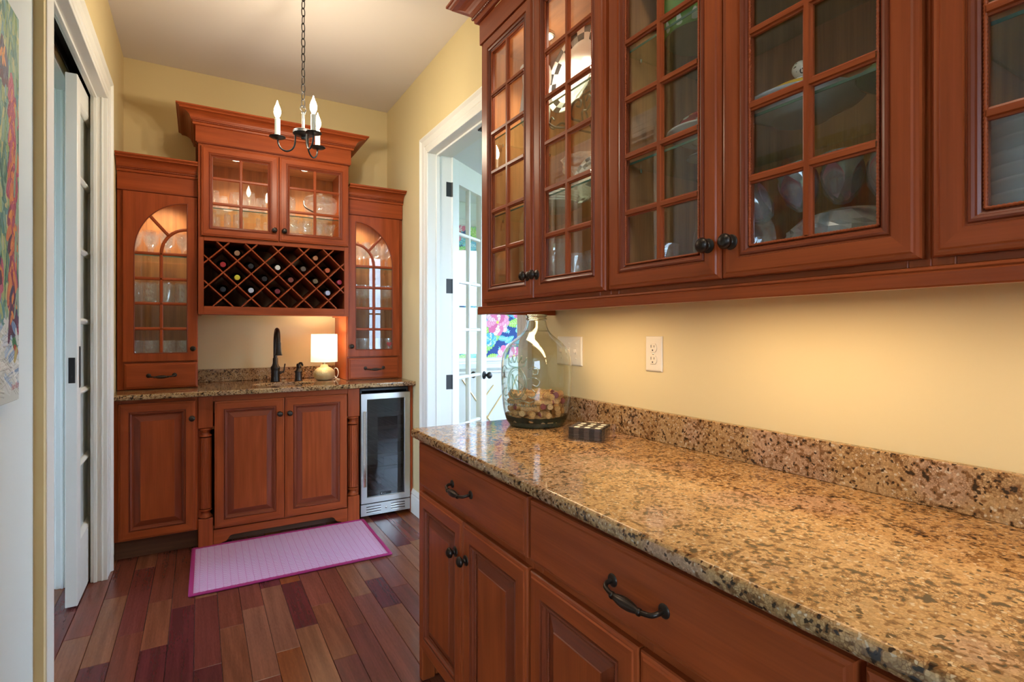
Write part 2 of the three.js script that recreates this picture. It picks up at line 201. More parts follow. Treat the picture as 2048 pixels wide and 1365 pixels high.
// door casings: stepped profile with a raised outer band
const CAS = [[0, 0], [0, 0.024], [0.010, 0.026], [0.018, 0.020], [0.024, 0.015], [0.060, 0.014], [0.066, 0.010], [0.072, 0.014], [0.092, 0.012], [0.096, 0.006], [0.104, 0.009], [0.110, 0.007], [0.110, 0]];
function casing(name, w, h, pos, turn, sides = 'lrt') {
  const o = struct(name); o.position.set(...pos); o.rotation.y = turn; const g = mitred(w, h, CAS, 'lrt');
  for (const k of 'lr') { const p = g[k].attributes.position; for (let i = 0; i < p.count; i++) if (p.getY(i) < 0.2) p.setY(i, 0.001); g[k].computeVertexNormals(); }
  for (const k of sides) M('casing', g[k], white, o); return o;
}
// left opening (pocket door): z -3.36 .. -2.25, head 2.44
{
  casing('trim_1', 1.11 + 0.22, 2.44 + 0.11, [LX, 0, -2.25 + 0.11], Math.PI / 2, 'rt').add(new THREE.Mesh(cbox(0.024, 0.111, 0, 2.45, -0.001, 0.0035, 0.0015), white));
  scene.getObjectByName('trim_1').children.at(-1).name = 'casing';
  const T = struct('trim_2'), jb = (x0, x1, y0, y1, z0, z1) => M('jamb', cbox(x0, x1, y0, y1, z0, z1, 0.002), white, T);
  jb(-0.467, -0.398, 0, 2.435, -3.362, -3.345); jb(-0.455, -0.440, 0, 2.43, -3.346, -3.337); jb(-0.424, -0.416, 0, 2.43, -3.346, -3.340);
  jb(-0.602, -0.535, 0, 2.435, -3.362, -3.345); jb(-0.58, -0.57, 0, 2.43, -3.346, -3.338); jb(-0.62, -0.600, 0, 2.54, -3.46, -3.35);
  jb(-0.467, -0.398, 2.425, 2.442, -3.36, -2.25); jb(-0.455, -0.440, 2.416, 2.426, -3.345, -2.25); jb(-0.602, -0.535, 2.425, 2.442, -3.36, -2.25); jb(-0.62, -0.600, 2.43, 2.54, -3.46, -2.14);
  jb(-0.602, -0.4095, 0, 2.435, -2.262, -2.2505);
  const track = struct('trim_3'); M('door_track', join(cbox(-0.53, -0.472, 2.52, 2.535, -4.3, -2.25), cbox(-0.53, -0.524, 2.47, 2.52, -4.3, -2.25), cbox(-0.478, -0.472, 2.47, 2.52, -4.3, -2.25)), iron, track);
}
// right opening (pair of glazed doors): z -3.25 .. -2.12, head 2.41
{
  casing('trim_4', 1.13 + 0.22, 2.41 + 0.11, [RX, 0, -3.25 - 0.11], -Math.PI / 2);
  const T = struct('trim_5'), jb = (x0, x1, y0, y1, z0, z1) => M('jamb', cbox(x0, x1, y0, y1, z0, z1, 0.002), white, T);
  jb(RX - 0.012, 1.452, 0, 2.412, -3.272, -3.252); jb(RX + 0.05, RX + 0.075, 0, 2.40, -3.254, -3.242); jb(RX - 0.012, 1.452, 0, 2.412, -2.12, -2.10);
  jb(RX - 0.012, 1.452, 2.408, 2.43, -3.255, -2.115); jb(RX + 0.05, RX + 0.075, 2.396, 2.41, -3.245, -2.12);
  M('ball_catch', join(cbox(RX + 0.095, RX + 0.125, 2.401, 2.408, -2.735, -2.665, 0.002), mv(new THREE.SphereGeometry(0.009, 10, 8), RX + 0.11, 2.40, -2.70)), black, T);
}
// baseboards
const BB = [[0, 0], [0.016, 0], [0.016, 0.115], [0.013, 0.125], [0.015, 0.135], [0.010, 0.150], [0.004, 0.160], [0, 0.160]];
function baseboard(side, path, s) { const o = struct('baseboard_' + side); for (const g of sweep(path, BB, s)) M('baseboard', g, white, o); }
baseboard('left', [[LX, -3.545], [LX, -3.47]], -1); baseboard('right', [[RX, -3.36], [RX, -3.56]], -1); baseboard('near', [[-0.4365, -2.138], [-0.4365, -0.9]], -1);

// pocket door, slid part of the way into the wall
{
  const H = 2.41, Z = -3.075, W = 1.15, T = 0.044, o = struct('door_1'); o.position.set(-0.4755, 0.008, Z); o.rotation.y = Math.PI / 2;   // local x runs back into the wall
  const S = 0.075, rows = 6, y0 = 0.28, y1 = 2.305, ch = (y1 - y0) / rows, cols = 3, cw = (W - 2 * S) / cols;
  for (const [a, b] of [[0, S], [W - S, W]]) M('stile', cbox(a, b, 0, H, -T, 0, 0.002), white, o);
  M('rail', cbox(S, W - S, 0, y0, -T, 0), white, o); M('rail', cbox(S, W - S, y1, H, -T, 0), white, o);
  const frosted = std({ name: 'pale_cloudy_glass', color: rgb(0.80, 0.82, 0.80), transmission: 0.45, thickness: 0, roughness: 0.3, ior: 1.5 });  // cloudy glass in a pale colour, so the panes look light grey
  const bead = [[0, -0.001], [0.004, -0.003], [0.012, -0.012], [0.014, -0.016], [0.014, -0.030], [0, -0.043]];
  for (let i = 1; i < cols; i++) M('muntin', cbox(S + i * cw - 0.012, S + i * cw + 0.012, y0, y1, -T + 0.006, -0.006, 0.004), white, o);
  for (let j = 1; j < rows; j++) M('muntin', cbox(S, W - S, y0 + j * ch - 0.012, y0 + j * ch + 0.012, -T + 0.007, -0.007, 0.004), white, o);
  const fr = mitred(cw, ch, bead.map(p => [p[0] + 0.001, p[1]])), g4 = join(Object.values(fr)), pg = cbox(0.012, cw - 0.012, 0.012, ch - 0.012, -0.024, -0.020, 0.0004);
  for (let i = 0; i < cols; i++) for (let j = 0; j < rows; j++) { const a = M('glazing_bead', g4, white, o), p = M('pane', pg, frosted, o); a.position.set(S + i * cw, y0 + j * ch, 0); p.position.set(S + i * cw, y0 + j * ch, 0); }
  const fp = M('flush_pull', join(Object.values(mitred(0.034, 0.19, [[0, 0.0005], [0.001, 0.002], [0.006, 0.002], [0.007, 0.0006], [0.017, 0.0006]]))), iron, o); fp.position.set(0.034, 0.985, 0);
  M('edge_pull', join(cbox(-0.0025, 0, 1.01, 1.125, -0.032, -0.008, 0.0008), cbox(-0.004, -0.002, 1.035, 1.045, -0.022, -0.018)), iron, o);
}
// glazed door of the right room, swung open past a right angle
{
  const W = 0.52, H = 2.395, T = 0.044, S = 0.088, o = struct('door_2'); o.position.set(1.449, 0.012, -3.243); o.rotation.y = 37 * Math.PI / 180;
  const rows = 6, cols = 2, y0 = 0.27, y1 = 2.235, ch = (y1 - y0) / rows, cw = (W - 2 * S) / cols;
  for (const [a, b] of [[0, S], [W - S, W]]) M('stile', cbox(a, b, 0, H, -T, 0, 0.002), white, o);
  M('rail', cbox(S, W - S, 0, y0, -T, 0), white, o); M('rail', cbox(S, W - S, y1, H, -T, 0), white, o);
  M('muntin', cbox(S + cw - 0.011, S + cw + 0.011, y0, y1, -T + 0.005, -0.005, 0.005), white, o);
  for (let j = 1; j < rows; j++) M('muntin', cbox(S, W - S, y0 + j * ch - 0.011, y0 + j * ch + 0.011, -T + 0.006, -0.006, 0.005), white, o);
  const pg = cbox(0.001, cw - 0.001, 0.001, ch - 0.001, -0.024, -0.020, 0.0004); for (let i = 0; i < cols; i++) for (let j = 0; j < rows; j++) { const p = M('pane', pg, pane, o); p.position.set(S + i * cw, y0 + j * ch, 0); }
  const kn = lathe([[0, 0.062], [0.014, 0.061], [0.023, 0.054], [0.026, 0.044], [0.022, 0.034], [0.011, 0.026], [0.009, 0.012], [0.026, 0.008], [0.030, 0.003], [0.030, 0]], 20).rotateX(Math.PI / 2);
  M('knob', mv(kn.clone(), W - 0.045, 0.915, 0), iron, o); M('knob', mv(kn.clone().rotateY(Math.PI), W - 0.045, 0.915, -T), iron, o);
  for (const y of [0.33, 0.905, 1.54, 2.18]) {
    const h = M('hinge', join(cbox(-0.001, 0.0012, y - 0.048, y + 0.048, -T + 0.003, 0, 0.0006).translate(-0.0015, 0, 0), mv(new THREE.CylinderGeometry(0.0055, 0.0055, 0.1, 10), -0.004, y, -T - 0.002), mv(new THREE.SphereGeometry(0.0065, 8, 6), -0.004, y + 0.053, -T - 0.002), mv(new THREE.SphereGeometry(0.0065, 8, 6), -0.004, y - 0.053, -T - 0.002)), iron, o);
    M('hinge', cbox(1.452 - 0.047, 1.452, y + 0.012 - 0.048, y + 0.012 + 0.048, -3.2525, -3.2505, 0.0006), iron, scene.getObjectByName('trim_5'));
  }
}
// wallpaper, wainscot and chair rail in the right room
{
  const tex = canvasTex(1024, 1024, (c, w, h) => {
    const r = rng(5), P = (a, b) => a + (b - a) * r(); c.fillStyle = '#12418c'; c.fillRect(0, 0, w, h);
    const wrap = (x, y, f) => { for (const dx of [-w, 0, w]) for (const dy of [-h, 0, h]) { c.save(); c.translate(x + dx, y + dy); f(); c.restore(); } };
    const leaf = (x, y, a, L, col) => wrap(x, y, () => { c.rotate(a); c.fillStyle = col[0]; c.beginPath(); c.moveTo(0, 0); for (let i = 0; i <= 6; i++) c.quadraticCurveTo(L * (i + 0.3) / 7, -L * 0.26 * Math.sin((i + 1) / 7.5 * 3.1) - 10, L * (i + 1) / 7, -L * 0.17 * Math.sin((i + 1) / 7 * 3.14)); for (let i = 6; i >= 0; i--) c.quadraticCurveTo(L * (i + 0.3) / 7, L * 0.26 * Math.sin((i + 1) / 7.5 * 3.1) + 10, L * i / 7, L * 0.17 * Math.sin(i / 7 * 3.14)); c.fill(); c.strokeStyle = col[1]; c.lineWidth = 4; c.beginPath(); c.moveTo(0, 0); c.lineTo(L, 0); for (let i = 1; i < 7; i++) { c.moveTo(L * i / 7, 0); c.lineTo(L * (i + 0.8) / 7, -L * 0.14); c.moveTo(L * i / 7, 0); c.lineTo(L * (i + 0.8) / 7, L * 0.14); } c.stroke(); });
    const flower = (x, y, rad, cols) => wrap(x, y, () => { const rr = rng(Math.floor(x * 7 + y)); for (let ring = 0; ring < 5; ring++) { const q = rad * (1 - ring * 0.19), n = 11 - ring; for (let i = 0; i < n; i++) { const a = (i + ring * 0.5) / n * 6.283 + rr() * 0.3; c.fillStyle = cols[(ring + i) % cols.length]; c.strokeStyle = cols[cols.length - 1]; c.lineWidth = 3; c.beginPath(); c.ellipse(Math.cos(a) * q * 0.62, Math.sin(a) * q * 0.62, q * 0.42, q * 0.30, a, 0, 6.3); c.fill(); c.stroke(); } } c.fillStyle = '#f4e36a'; c.beginPath(); c.arc(0, 0, rad * 0.12, 0, 6.3); c.fill(); });
    for (let i = 0; i < 150; i++) leaf(P(0, w), P(0, h), P(0, 6.28), P(110, 210), [['#8fd36a', '#d8f0a0'], ['#5fbfc9', '#bdeaf0'], ['#a8dc5c', '#e7f6b0'], ['#48a6d0', '#c2e8f4']][Math.floor(P(0, 4))]);
    const pinks = ['#f7a8c4', '#fbd3dd', '#ef7fa9', '#fdeee6', '#e56a9a'], blues = ['#8ad6e6', '#c9f0f2', '#62bfdc', '#eafafa', '#4aa7cf'], corals = ['#f58ba0', '#f9c0c8', '#f2708f', '#fde0dc', '#e2557e'];
    for (const [x, y, q, k] of [[170, 190, 130, pinks], [520, 120, 82, blues], [800, 260, 112, corals], [330, 470, 84, blues], [640, 520, 128, pinks], [930, 590, 84, blues], [130, 730, 116, corals], [420, 830, 90, blues], [760, 860, 124, pinks], [960, 60, 64, corals], [60, 420, 70, blues], [480, 300, 74, corals], [700, 380, 60, blues], [250, 610, 76, corals], [560, 690, 66, blues], [900, 760, 64, corals], [300, 950, 90, pinks], [590, 960, 70, blues], [80, 930, 66, blues], [880, 430, 60, pinks], [330, 60, 60, blues], [660, 20, 60, corals]]) flower(x, y, q, k);
  });
  tex.repeat.set(1 / 1.25, 1 / 1.25); const mat = std({ name: 'wallpaper', map: tex, roughness: 0.6 });
  const o = struct('trim_6'), L = RR.x1 - 1.44;
  const wp = clean(new THREE.BoxGeometry(L, 1.53, 0.003)); const uv = wp.attributes.uv, p = wp.attributes.position; for (let i = 0; i < uv.count; i++) uv.setXY(i, p.getX(i) + 1.018, p.getY(i) + 0.961); M('wallpaper', mv(wp, 1.44 + L / 2, 0.945 + 1.53 / 2, RR.z0 + 0.0015), mat, o);
  M('chair_rail', join(cbox(1.44, RR.x1, 0.90, 0.945, RR.z0, RR.z0 + 0.03, 0.006), cbox(1.44, RR.x1, 0.875, 0.90, RR.z0, RR.z0 + 0.016, 0.004)), white, o);
  M('crown_molding', cbox(1.44, RR.x1, 2.475, 2.55, RR.z0, RR.z0 + 0.03, 0.01), white, o);
  for (let i = 0; i < 4; i++) { const g = mitred(0.82, 0.58, [[0, 0], [0.004, 0.012], [0.016, 0.016], [0.026, 0.008], [0.030, 0]]); const q = M('wainscot_panel', join(Object.values(g)), white, o); q.position.set(1.55 + i * 0.92, 0.24, RR.z0); }
  M('baseboard', cbox(1.44, RR.x1, 0, 0.16, RR.z0, RR.z0 + 0.016, 0.004), white, o);
}
// ---------- cabinet makers (local axes: x to the right, y up, z out of the front) ----------
const GLASSDOOR = [[0, -0.021], [0, -0.008], [0.002, -0.0045], [0.006, -0.003], [0.009, -0.0028], [0.0115, 0], [0.0375, 0], [0.039, -0.0045], [0.0415, -0.0045]];
const MOLD = [[0.0415, -0.0045], [0.0435, -0.001], [0.047, -0.0002], [0.0505, -0.002], [0.052, -0.006], [0.0555, -0.0085], [0.0575, -0.011], [0.062, -0.0125], [0.062, -0.021]];
const knobGeo = join(lathe([[0, 0.030], [0.004, 0.0302], [0.0045, 0.0285], [0.008, 0.0292], [0.009, 0.0275], [0.0125, 0.026], [0.0155, 0.022], [0.0155, 0.018], [0.012, 0.0145], [0.0065, 0.012], [0.006, 0.006], [0.010, 0.0045], [0.0145, 0.003], [0.0155, 0.001], [0.0155, 0]], 24).rotateX(Math.PI / 2));
function knob(parent, x, y, z) { const k = M('knob', knobGeo, bronze, parent); k.position.set(x, y, z); return k; }
const pullGeo = (() => {
  const L = 0.128, a = [], ros = lathe([[0, 0.005], [0.007, 0.005], [0.011, 0.003], [0.0125, 0.001], [0.0125, 0]], 18).rotateX(Math.PI / 2);
  for (const s of [-1, 1]) { a.push(mv(ros.clone(), s * L / 2, 0.003, 0)); a.push(tube([[s * L / 2, 0.003, 0.003], [s * L / 2, 0.002, 0.014], [s * (L / 2 - 0.005), -0.001, 0.022], [s * 0.042, -0.004, 0.0265], [s * 0.032, -0.005, 0.028]], 0.0045, 16, 8)); a.push(mv(lathe([[0.0045, -0.004], [0.0068, -0.002], [0.0068, 0.002], [0.0045, 0.004]], 14).rotateZ(Math.PI / 2), s * 0.034, -0.005, 0.028)); }
  const bar = new THREE.CylinderGeometry(1, 1, 0.064, 48, 20, true).rotateZ(Math.PI / 2), p = bar.attributes.position;
  for (let i = 0; i < p.count; i++) { const x = p.getX(i), t = 1 - (x / 0.032) ** 2, an = Math.atan2(p.getZ(i), p.getY(i)), r = (0.0042 + 0.0062 * t) * (1 - 0.10 * t * (0.5 + 0.5 * Math.cos(an * 10 + x * 30))); p.setXYZ(i, x, -0.005 + r * Math.cos(an), 0.028 + r * Math.sin(an)); } bar.computeVertexNormals(); a.push(bar); return join(a);
})();
function pull(parent, x, y, z) { const k = M('pull', pullGeo, bronze, parent); k.position.set(x, y, z); return k; }
const MUNT = [[-0.009, -0.016], [-0.009, -0.0105], [-0.006, -0.009], [-0.0045, -0.005], [0.0045, -0.005], [0.006, -0.009], [0.009, -0.0105], [0.009, -0.016]];
function muntV(x, y0, y1) { const T = []; for (let i = 0; i + 1 < MUNT.length; i++) { const [a, za] = MUNT[i], [b, zb] = MUNT[i + 1]; T.push([[x + a, y0, za], [x + b, y1, zb], [x + b, y0, zb]].reverse(), [[x + a, y0, za], [x + a, y1, za], [x + b, y1, zb]].reverse()); } return grain(rawTris(T), 'y'); }
function muntH(y, x0, x1) { const g = muntV(0, 0, x1 - x0).clone(); g.rotateZ(-Math.PI / 2).translate(x0, y, 0); return grain(g, 'x'); }
// glazed door; rows = heights of the cross bars (thing's own y), the door hangs at x0..x1, y0..y1 with its face at z
function glassDoor(parent, x0, x1, y0, y1, z, { rows, roped = false, frame = cherry }) {
  const d = part('door', parent, [x0, y0, z]), w = x1 - x0, h = y1 - y0, q = 0.062, s = mitred(w, h, GLASSDOOR), m = mitred(w, h, MOLD);
  for (const k of 'lr') M('stile', s[k], frame, d); for (const k of 'tb') M('rail', s[k], frame, d);
  for (const k of 'lrtb') M('molding', m[k], cherryDark, d);
  M('door_back', join(Object.values(mitred(w, h, [[0, -0.021], [0.062, -0.021]]))), cherryIn, d);
  if (roped) M('rope_bead', ropeFrame(q - 0.002, w - q + 0.002, q - 0.002, h - q + 0.002, -0.0088, 0.0030), cherry, d);
  const ys = [q, ...rows.map(r => r - y0), h - q], xm = w / 2; M('muntin', muntV(xm, q, h - q), frame, d);
  for (const y of ys.slice(1, -1)) { M('muntin', muntH(y, q, xm - 0.004), frame, d); M('muntin', muntH(y, xm + 0.004, w - q), frame, d); }
  for (let i = 0; i + 1 < ys.length; i++) for (const [a, b] of [[q, xm], [xm, w - q]]) M('pane', cbox(a + 0.0005, b - 0.0005, ys[i] + 0.0005, ys[i + 1] - 0.0005, -0.0185, -0.0165, 0.0003), pane, d);
  return d;
}
const PANELFRAME = [[0, -0.021], [0, -0.008], [0.002, -0.0045], [0.006, -0.003], [0.009, -0.0028], [0.0115, 0], [0.0465, 0]];
const PMOLD = [[0.0465, 0], [0.048, -0.0045], [0.0505, -0.0045], [0.0525, -0.001], [0.056, -0.0005], [0.059, -0.003], [0.061, -0.008], [0.0645, -0.0095], [0.0665, -0.013], [0.0685, -0.014]];
const PBEV = [[0.0685, -0.014], [0.0700, -0.0125], [0.072, -0.0125], [0.098, -0.0045], [0.099, -0.0020], [0.100, -0.0018]];
function panelDoor(parent, x0, x1, y0, y1, z, { roped = false, name = 'door' } = {}) {
  const d = part(name, parent, [x0, y0, z]), w = x1 - x0, h = y1 - y0, s = mitred(w, h, PANELFRAME), m = mitred(w, h, PMOLD), b = mitred(w, h, PBEV), q = 0.100;
  for (const k of 'lr') M('stile', s[k], cherry, d); for (const k of 'tb') M('rail', s[k], cherry, d);
  for (const k of 'lrtb') M('molding', m[k], cherryDark, d);
  if (roped) M('rope_bead', ropeFrame(0.0665, w - 0.0665, 0.0665, h - 0.0665, -0.0115, 0.0030), cherryDark, d);
  M('raised_panel', join(Object.values(b)), cherryDark, d); M('panel', board(q - 0.0005, w - q + 0.0005, q - 0.0005, h - q + 0.0005, -0.02, -0.0018, 'y', 0.0003), cherry, d);
  return d;
}
function drawerFront(parent, x0, x1, y0, y1, z) {
  const d = part('drawer', parent, [x0, y0, z]), w = x1 - x0, h = y1 - y0, e = mitred(w, h, [[0, -0.021], [0, -0.008], [0.002, -0.0045], [0.006, -0.003], [0.009, -0.0028], [0.0115, 0]]);
  M('drawer_edge', join(Object.values(e)), cherry, d); M('drawer_front', board(0.0112, w - 0.0112, 0.0112, h - 0.0112, -0.02, 0, 'x', 0.0002), cherry, d); pull(d, w / 2, h / 2 - 0.002, 0); return d;
}
function carcass(t, w, y0, y1, depth, { sides = cherry, th = 0.018, inner = cherryIn, topY } = {}) {
  M('side_panel', board(0, th, y0, y1, -depth, -0.019, 'y'), sides, t); M('side_panel', board(w - th, w, y0, y1, -depth, -0.019, 'y'), sides, t);
  M('bottom_panel', board(th, w - th, y0, y0 + th, -depth, -0.019, 'x'), inner, t); M('top_panel', board(th, w - th, (topY ?? y1) - th, topY ?? y1, -depth, -0.019, 'x'), inner, t); M('back_panel', board(th, w - th, y0 + th, (topY ?? y1) - th, -depth, -depth + 0.006, 'y'), inner, t);
  M('inner_lining', join(board(th, th + 0.002, y0 + th, (topY ?? y1) - th, -depth + 0.006, -0.02, 'y'), board(w - th - 0.002, w - th, y0 + th, (topY ?? y1) - th, -depth + 0.006, -0.02, 'y')), inner, t);
}
function faceFrame(t, w, y0, y1, xs, ys, sw = 0.038) { // upright and cross members
  M('frame_stile', board(0, sw, y0, y1, -0.019, 0, 'y'), cherry, t); M('frame_stile', board(w - sw, w, y0, y1, -0.019, 0, 'y'), cherry, t);
  for (const [a, b] of xs) M('frame_stile', board(a, b, y0 + 0.038, y1 - 0.038, -0.019, 0, 'y'), cherry, t);
  for (const [a, b] of ys) M('frame_rail', board(sw, w - sw, a, b, -0.0191, -0.0001, 'x'), cherry, t);
}
const CROWN = [[0, 0], [0.010, 0], [0.0135, 0.003], [0.0145, 0.008], [0.0145, 0.013], [0.018, 0.0145], [0.018, 0.025], [0.022, 0.0265], [0.0235, 0.031], ...[0, 0.17, 0.33, 0.5, 0.67, 0.83, 1].map(t => [0.075 - 0.049 * Math.cos(t * Math.PI / 2), 0.033 + 0.033 * Math.sin(t * Math.PI / 2)]), [0.080, 0.0665], [0.080, 0.0725], [0.086, 0.0745], [0.090, 0.078], [0.097, 0.079], [0.097, 0.087], [0, 0.087]];
// crown molding along a path, one part a run, with a twisted bead along the front run
function crown(t, path, y, fronts, side = 1) {
  sweep(path, CROWN, side).forEach(g => M('crown_molding', mv(g, 0, y, 0), cherry, t));
  for (const [x0, x1, z] of fronts) M('rope_bead', mv(rope(x1 - x0, 0.0062, 0.011), x0, y + 0.0195, z), cherryDark, t);
}
function glassShelf(t, x0, x1, y, z0, z1) { const s = M('shelf', cbox(x0, x1, y - 0.006, y, z0, z1, 0.0004), shelfGlass, t); M('shelf_edge', cbox(x0 + 0.0005, x1 - 0.0005, y - 0.0058, y - 0.0002, z1 - 0.0012, z1 + 0.0004, 0.0002), shelfEdge, s); for (const x of [x0 + 0.004, x1 - 0.012]) for (const z of [z0 + 0.03, z1 - 0.05]) M('shelf_pin', cbox(x, x + 0.008, y - 0.018, y - 0.006, z, z + 0.006), chrome, s); }
// small round light under a cabinet top: trim ring, glowing lens and its lamp
function puck(t, x, y, z, k = 1) {
  const p = part('puck_light', t, [x, y, z]); M('trim_ring', lathe([[0.030, 0], [0.036, 0], [0.036, -0.008], [0.033, -0.012], [0.029, -0.012], [0.028, -0.006]], 28), chrome, p);
  M('lens', new THREE.CylinderGeometry(0.028, 0.028, 0.004, 24).translate(0, -0.006, 0), glow(HALO, 7), p);
  const s = new THREE.SpotLight(HALO, LIGHTS.puck * k, 0, 1.15, 0.7, 2); s.position.set(0, -0.014, 0); s.target.position.set(0, -1, 0); s.castShadow = true; s.shadow.radius = 1.3; p.add(s, s.target);
}

// ---------- back wall: base cabinets, worktop, cooler ----------
const FZ = -3.545, CT = 0.9125;                       // face of the base cabinets, top of the worktop
{
  const t = thing('base_cabinet', 'narrow cherry base cabinet with one raised panel door, left of the sink cabinet', 'cabinet', [-0.402, 0, FZ]), w = 0.394, D = FZ - BZ - 0.005;
  carcass(t, w, 0.115, 0.878, D); faceFrame(t, w, 0.115, 0.878, [], [[0.115, 0.15], [0.843, 0.878]]);
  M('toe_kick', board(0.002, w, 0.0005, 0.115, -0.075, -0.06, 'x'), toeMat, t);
  const d = panelDoor(t, 0.026, 0.383, 0.119, 0.860, 0.021); knob(d, 0.34, 0.64, 0);
}
{
  const t = thing('sink_cabinet', 'wide cherry sink cabinet with two raised panel doors between fluted posts', 'cabinet', [-0.007, 0, FZ]), w = 0.919, D = FZ - BZ - 0.005;
  carcass(t, w, 0.10, 0.874, D, { topY: 0.70 }); M('frame_rail', board(0.076, w - 0.076, 0.845, 0.878, -0.019, 0, 'x'), cherry, t); M('frame_stile', board(0.43, 0.49, 0.10, 0.845, -0.019, 0, 'y'), cherryDark, t);
  for (const x of [0, w - 0.076]) {
    const p = part('fluted_post', t, [x, 0, 0]), b = 0.0765;
    M('post_block', board(0, b, 0.0005, 0.172, -0.06, 0.004, 'y', 0.003), cherry, p); M('post_block', board(0, b, 0.693, 0.878, -0.06, 0.004, 'y', 0.003), cherry, p);
    const fl = new THREE.CylinderGeometry(1, 1, 0.41, 96, 14), q = fl.attributes.position;
    for (let i = 0; i < q.count; i++) { const y = q.getY(i), a = Math.atan2(q.getX(i), q.getZ(i)), rr = Math.hypot(q.getX(i), q.getZ(i)), end = sst(0, 0.02, 0.205 - Math.abs(y)), r = rr * (0.0315 - 0.0035 * end * (0.5 - 0.5 * Math.cos(a * 16))); q.setX(i, r * Math.sin(a)); q.setZ(i, r * Math.cos(a)); } fl.computeVertexNormals();
    M('fluted_shaft', mv(grain(fl, 'y'), b / 2, 0.432, -0.028), cherry, p);
    const ring = grain(lathe([[0.022, -0.03], [0.036, -0.028], [0.037, -0.022], [0.031, -0.018], [0.024, -0.008], [0.023, 0.002], [0.028, 0.008], [0.0335, 0.012], [0.0335, 0.017], [0.030, 0.020], [0.02, 0.02]], 28), 'y');
    M('turned_ring', mv(ring.clone(), b / 2, 0.203, -0.028), cherry, p); M('turned_ring', mv(ring.clone().rotateZ(Math.PI), b / 2, 0.662, -0.028), cherry, p);
  }
  const d1 = panelDoor(t, 0.083, 0.458, 0.108, 0.846, 0.021), d2 = panelDoor(t, 0.461, 0.836, 0.108, 0.846, 0.021); knob(d1, 0.348, 0.641, 0); knob(d2, 0.027, 0.641, 0);
  const s = new THREE.Shape(); s.moveTo(0.0775, 0); s.lineTo(0.108, 0); s.quadraticCurveTo(0.112, 0.016, 0.130, 0.018); s.quadraticCurveTo(0.150, 0.021, 0.158, 0.040); s.quadraticCurveTo(0.162, 0.052, 0.185, 0.054); s.lineTo(0.734, 0.054); s.quadraticCurveTo(0.757, 0.052, 0.761, 0.040); s.quadraticCurveTo(0.769, 0.021, 0.789, 0.018); s.quadraticCurveTo(0.807, 0.016, 0.811, 0); s.lineTo(0.8415, 0); s.lineTo(0.8415, 0.098); s.lineTo(0.0775, 0.098);
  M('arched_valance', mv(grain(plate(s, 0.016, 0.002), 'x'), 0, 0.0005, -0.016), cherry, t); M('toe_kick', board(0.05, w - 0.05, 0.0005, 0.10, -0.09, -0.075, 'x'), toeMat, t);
}
{
  const t = thing('end_panel', 'cherry end panel between wine cooler and right wall', 'panel', [1.262, 0, FZ]); M('panel', board(0, 0.017, 0.0005, 0.878, -0.56, 0, 'y'), cherry, t);
}
{ // worktop with an oval cut-out
  const t = thing('worktop', 'speckled granite worktop of the back bar with oval sink cutout and low backsplash', 'worktop', [0, 0, 0]);
  const s = new THREE.Shape(); const z0 = BZ + 0.003, z1 = -3.488, x0 = LX + 0.002, x1 = RX - 0.003; s.moveTo(x0, -z0); s.lineTo(x0, -z1); s.lineTo(x1, -z1); s.lineTo(x1, -z0);
  const h = new THREE.Path(); h.absellipse(0.475, 3.745, 0.185, 0.125, 0, Math.PI * 2, true); s.holes.push(h);
  const g = plate(s, 0.0305 - 0.016, 0.008, 4, 40); g.rotateX(-Math.PI / 2); M('slab', mv(grain(g, 'x', 1.1, 1.1, false), 0, 0.8815 + 0.008, 0), granite, t);
  M('backsplash', grain(cbox(-0.008, 0.876, CT, 0.997, BZ + 0.002, BZ + 0.024, 0.002), 'x', 1.1, 1.1), granite, t);
}
{
  const t = thing('sink', 'small oval undermount bar sink set in granite below the faucet', 'sink', [0.475, 0, -3.745]);
  M('bowl', lathe([[0.0, -0.15], [0.03, -0.15], [0.12, -0.145], [0.17, -0.12], [0.198, -0.06], [0.206, 0], [0.222, 0], [0.222, -0.003], [0.21, -0.005], [0.2, -0.07], [0.17, -0.128], [0.12, -0.152], [0, -0.155]], 40).scale(0.905, 1, 0.61).translate(0, 0.8805, 0), steel, t);
  M('drain', lathe([[0, 0.003], [0.02, 0.003], [0.028, 0.006], [0.03, 0]], 24).translate(0, 0.732, 0), chrome, t);
}
{
  const t = thing('faucet', 'tall dark bronze gooseneck faucet with pull-down spray head', 'faucet', [0.4445, CT, -3.925]);
  M('base', lathe([[0, 0], [0.029, 0], [0.030, 0.004], [0.027, 0.010], [0.0265, 0.075], [0.0285, 0.082], [0.031, 0.092], [0.029, 0.100], [0.022, 0.108], [0.017, 0.125], [0.016, 0.16], [0, 0.16]], 28), bronze, t);
  M('spout', tube([[0, 0.14, 0], [0, 0.25, 0], [0, 0.305, 0.012], [0, 0.342, 0.05], [0, 0.352, 0.095], [0, 0.335, 0.142], [0, 0.29, 0.168], [0, 0.262, 0.172]], 0.0125, 40, 14), bronze, t);
  M('spray_head', lathe([[0.013, 0.085], [0.0155, 0.08], [0.016, 0.05], [0.019, 0.02], [0.0225, 0.006], [0.0225, 0], [0.018, -0.002], [0, -0.002]], 24).rotateX(-0.06).translate(0, 0.185, 0.176), bronze, t);
  M('handle', join(rod([0.02, 0.06, 0], [0.055, 0.065, 0.0], 0.007), mv(new THREE.SphereGeometry(0.011, 14, 10), 0.03, 0.06, 0), rod([0.052, 0.062, 0], [0.06, 0.12, 0.006], 0.0045)), bronze, t);
}
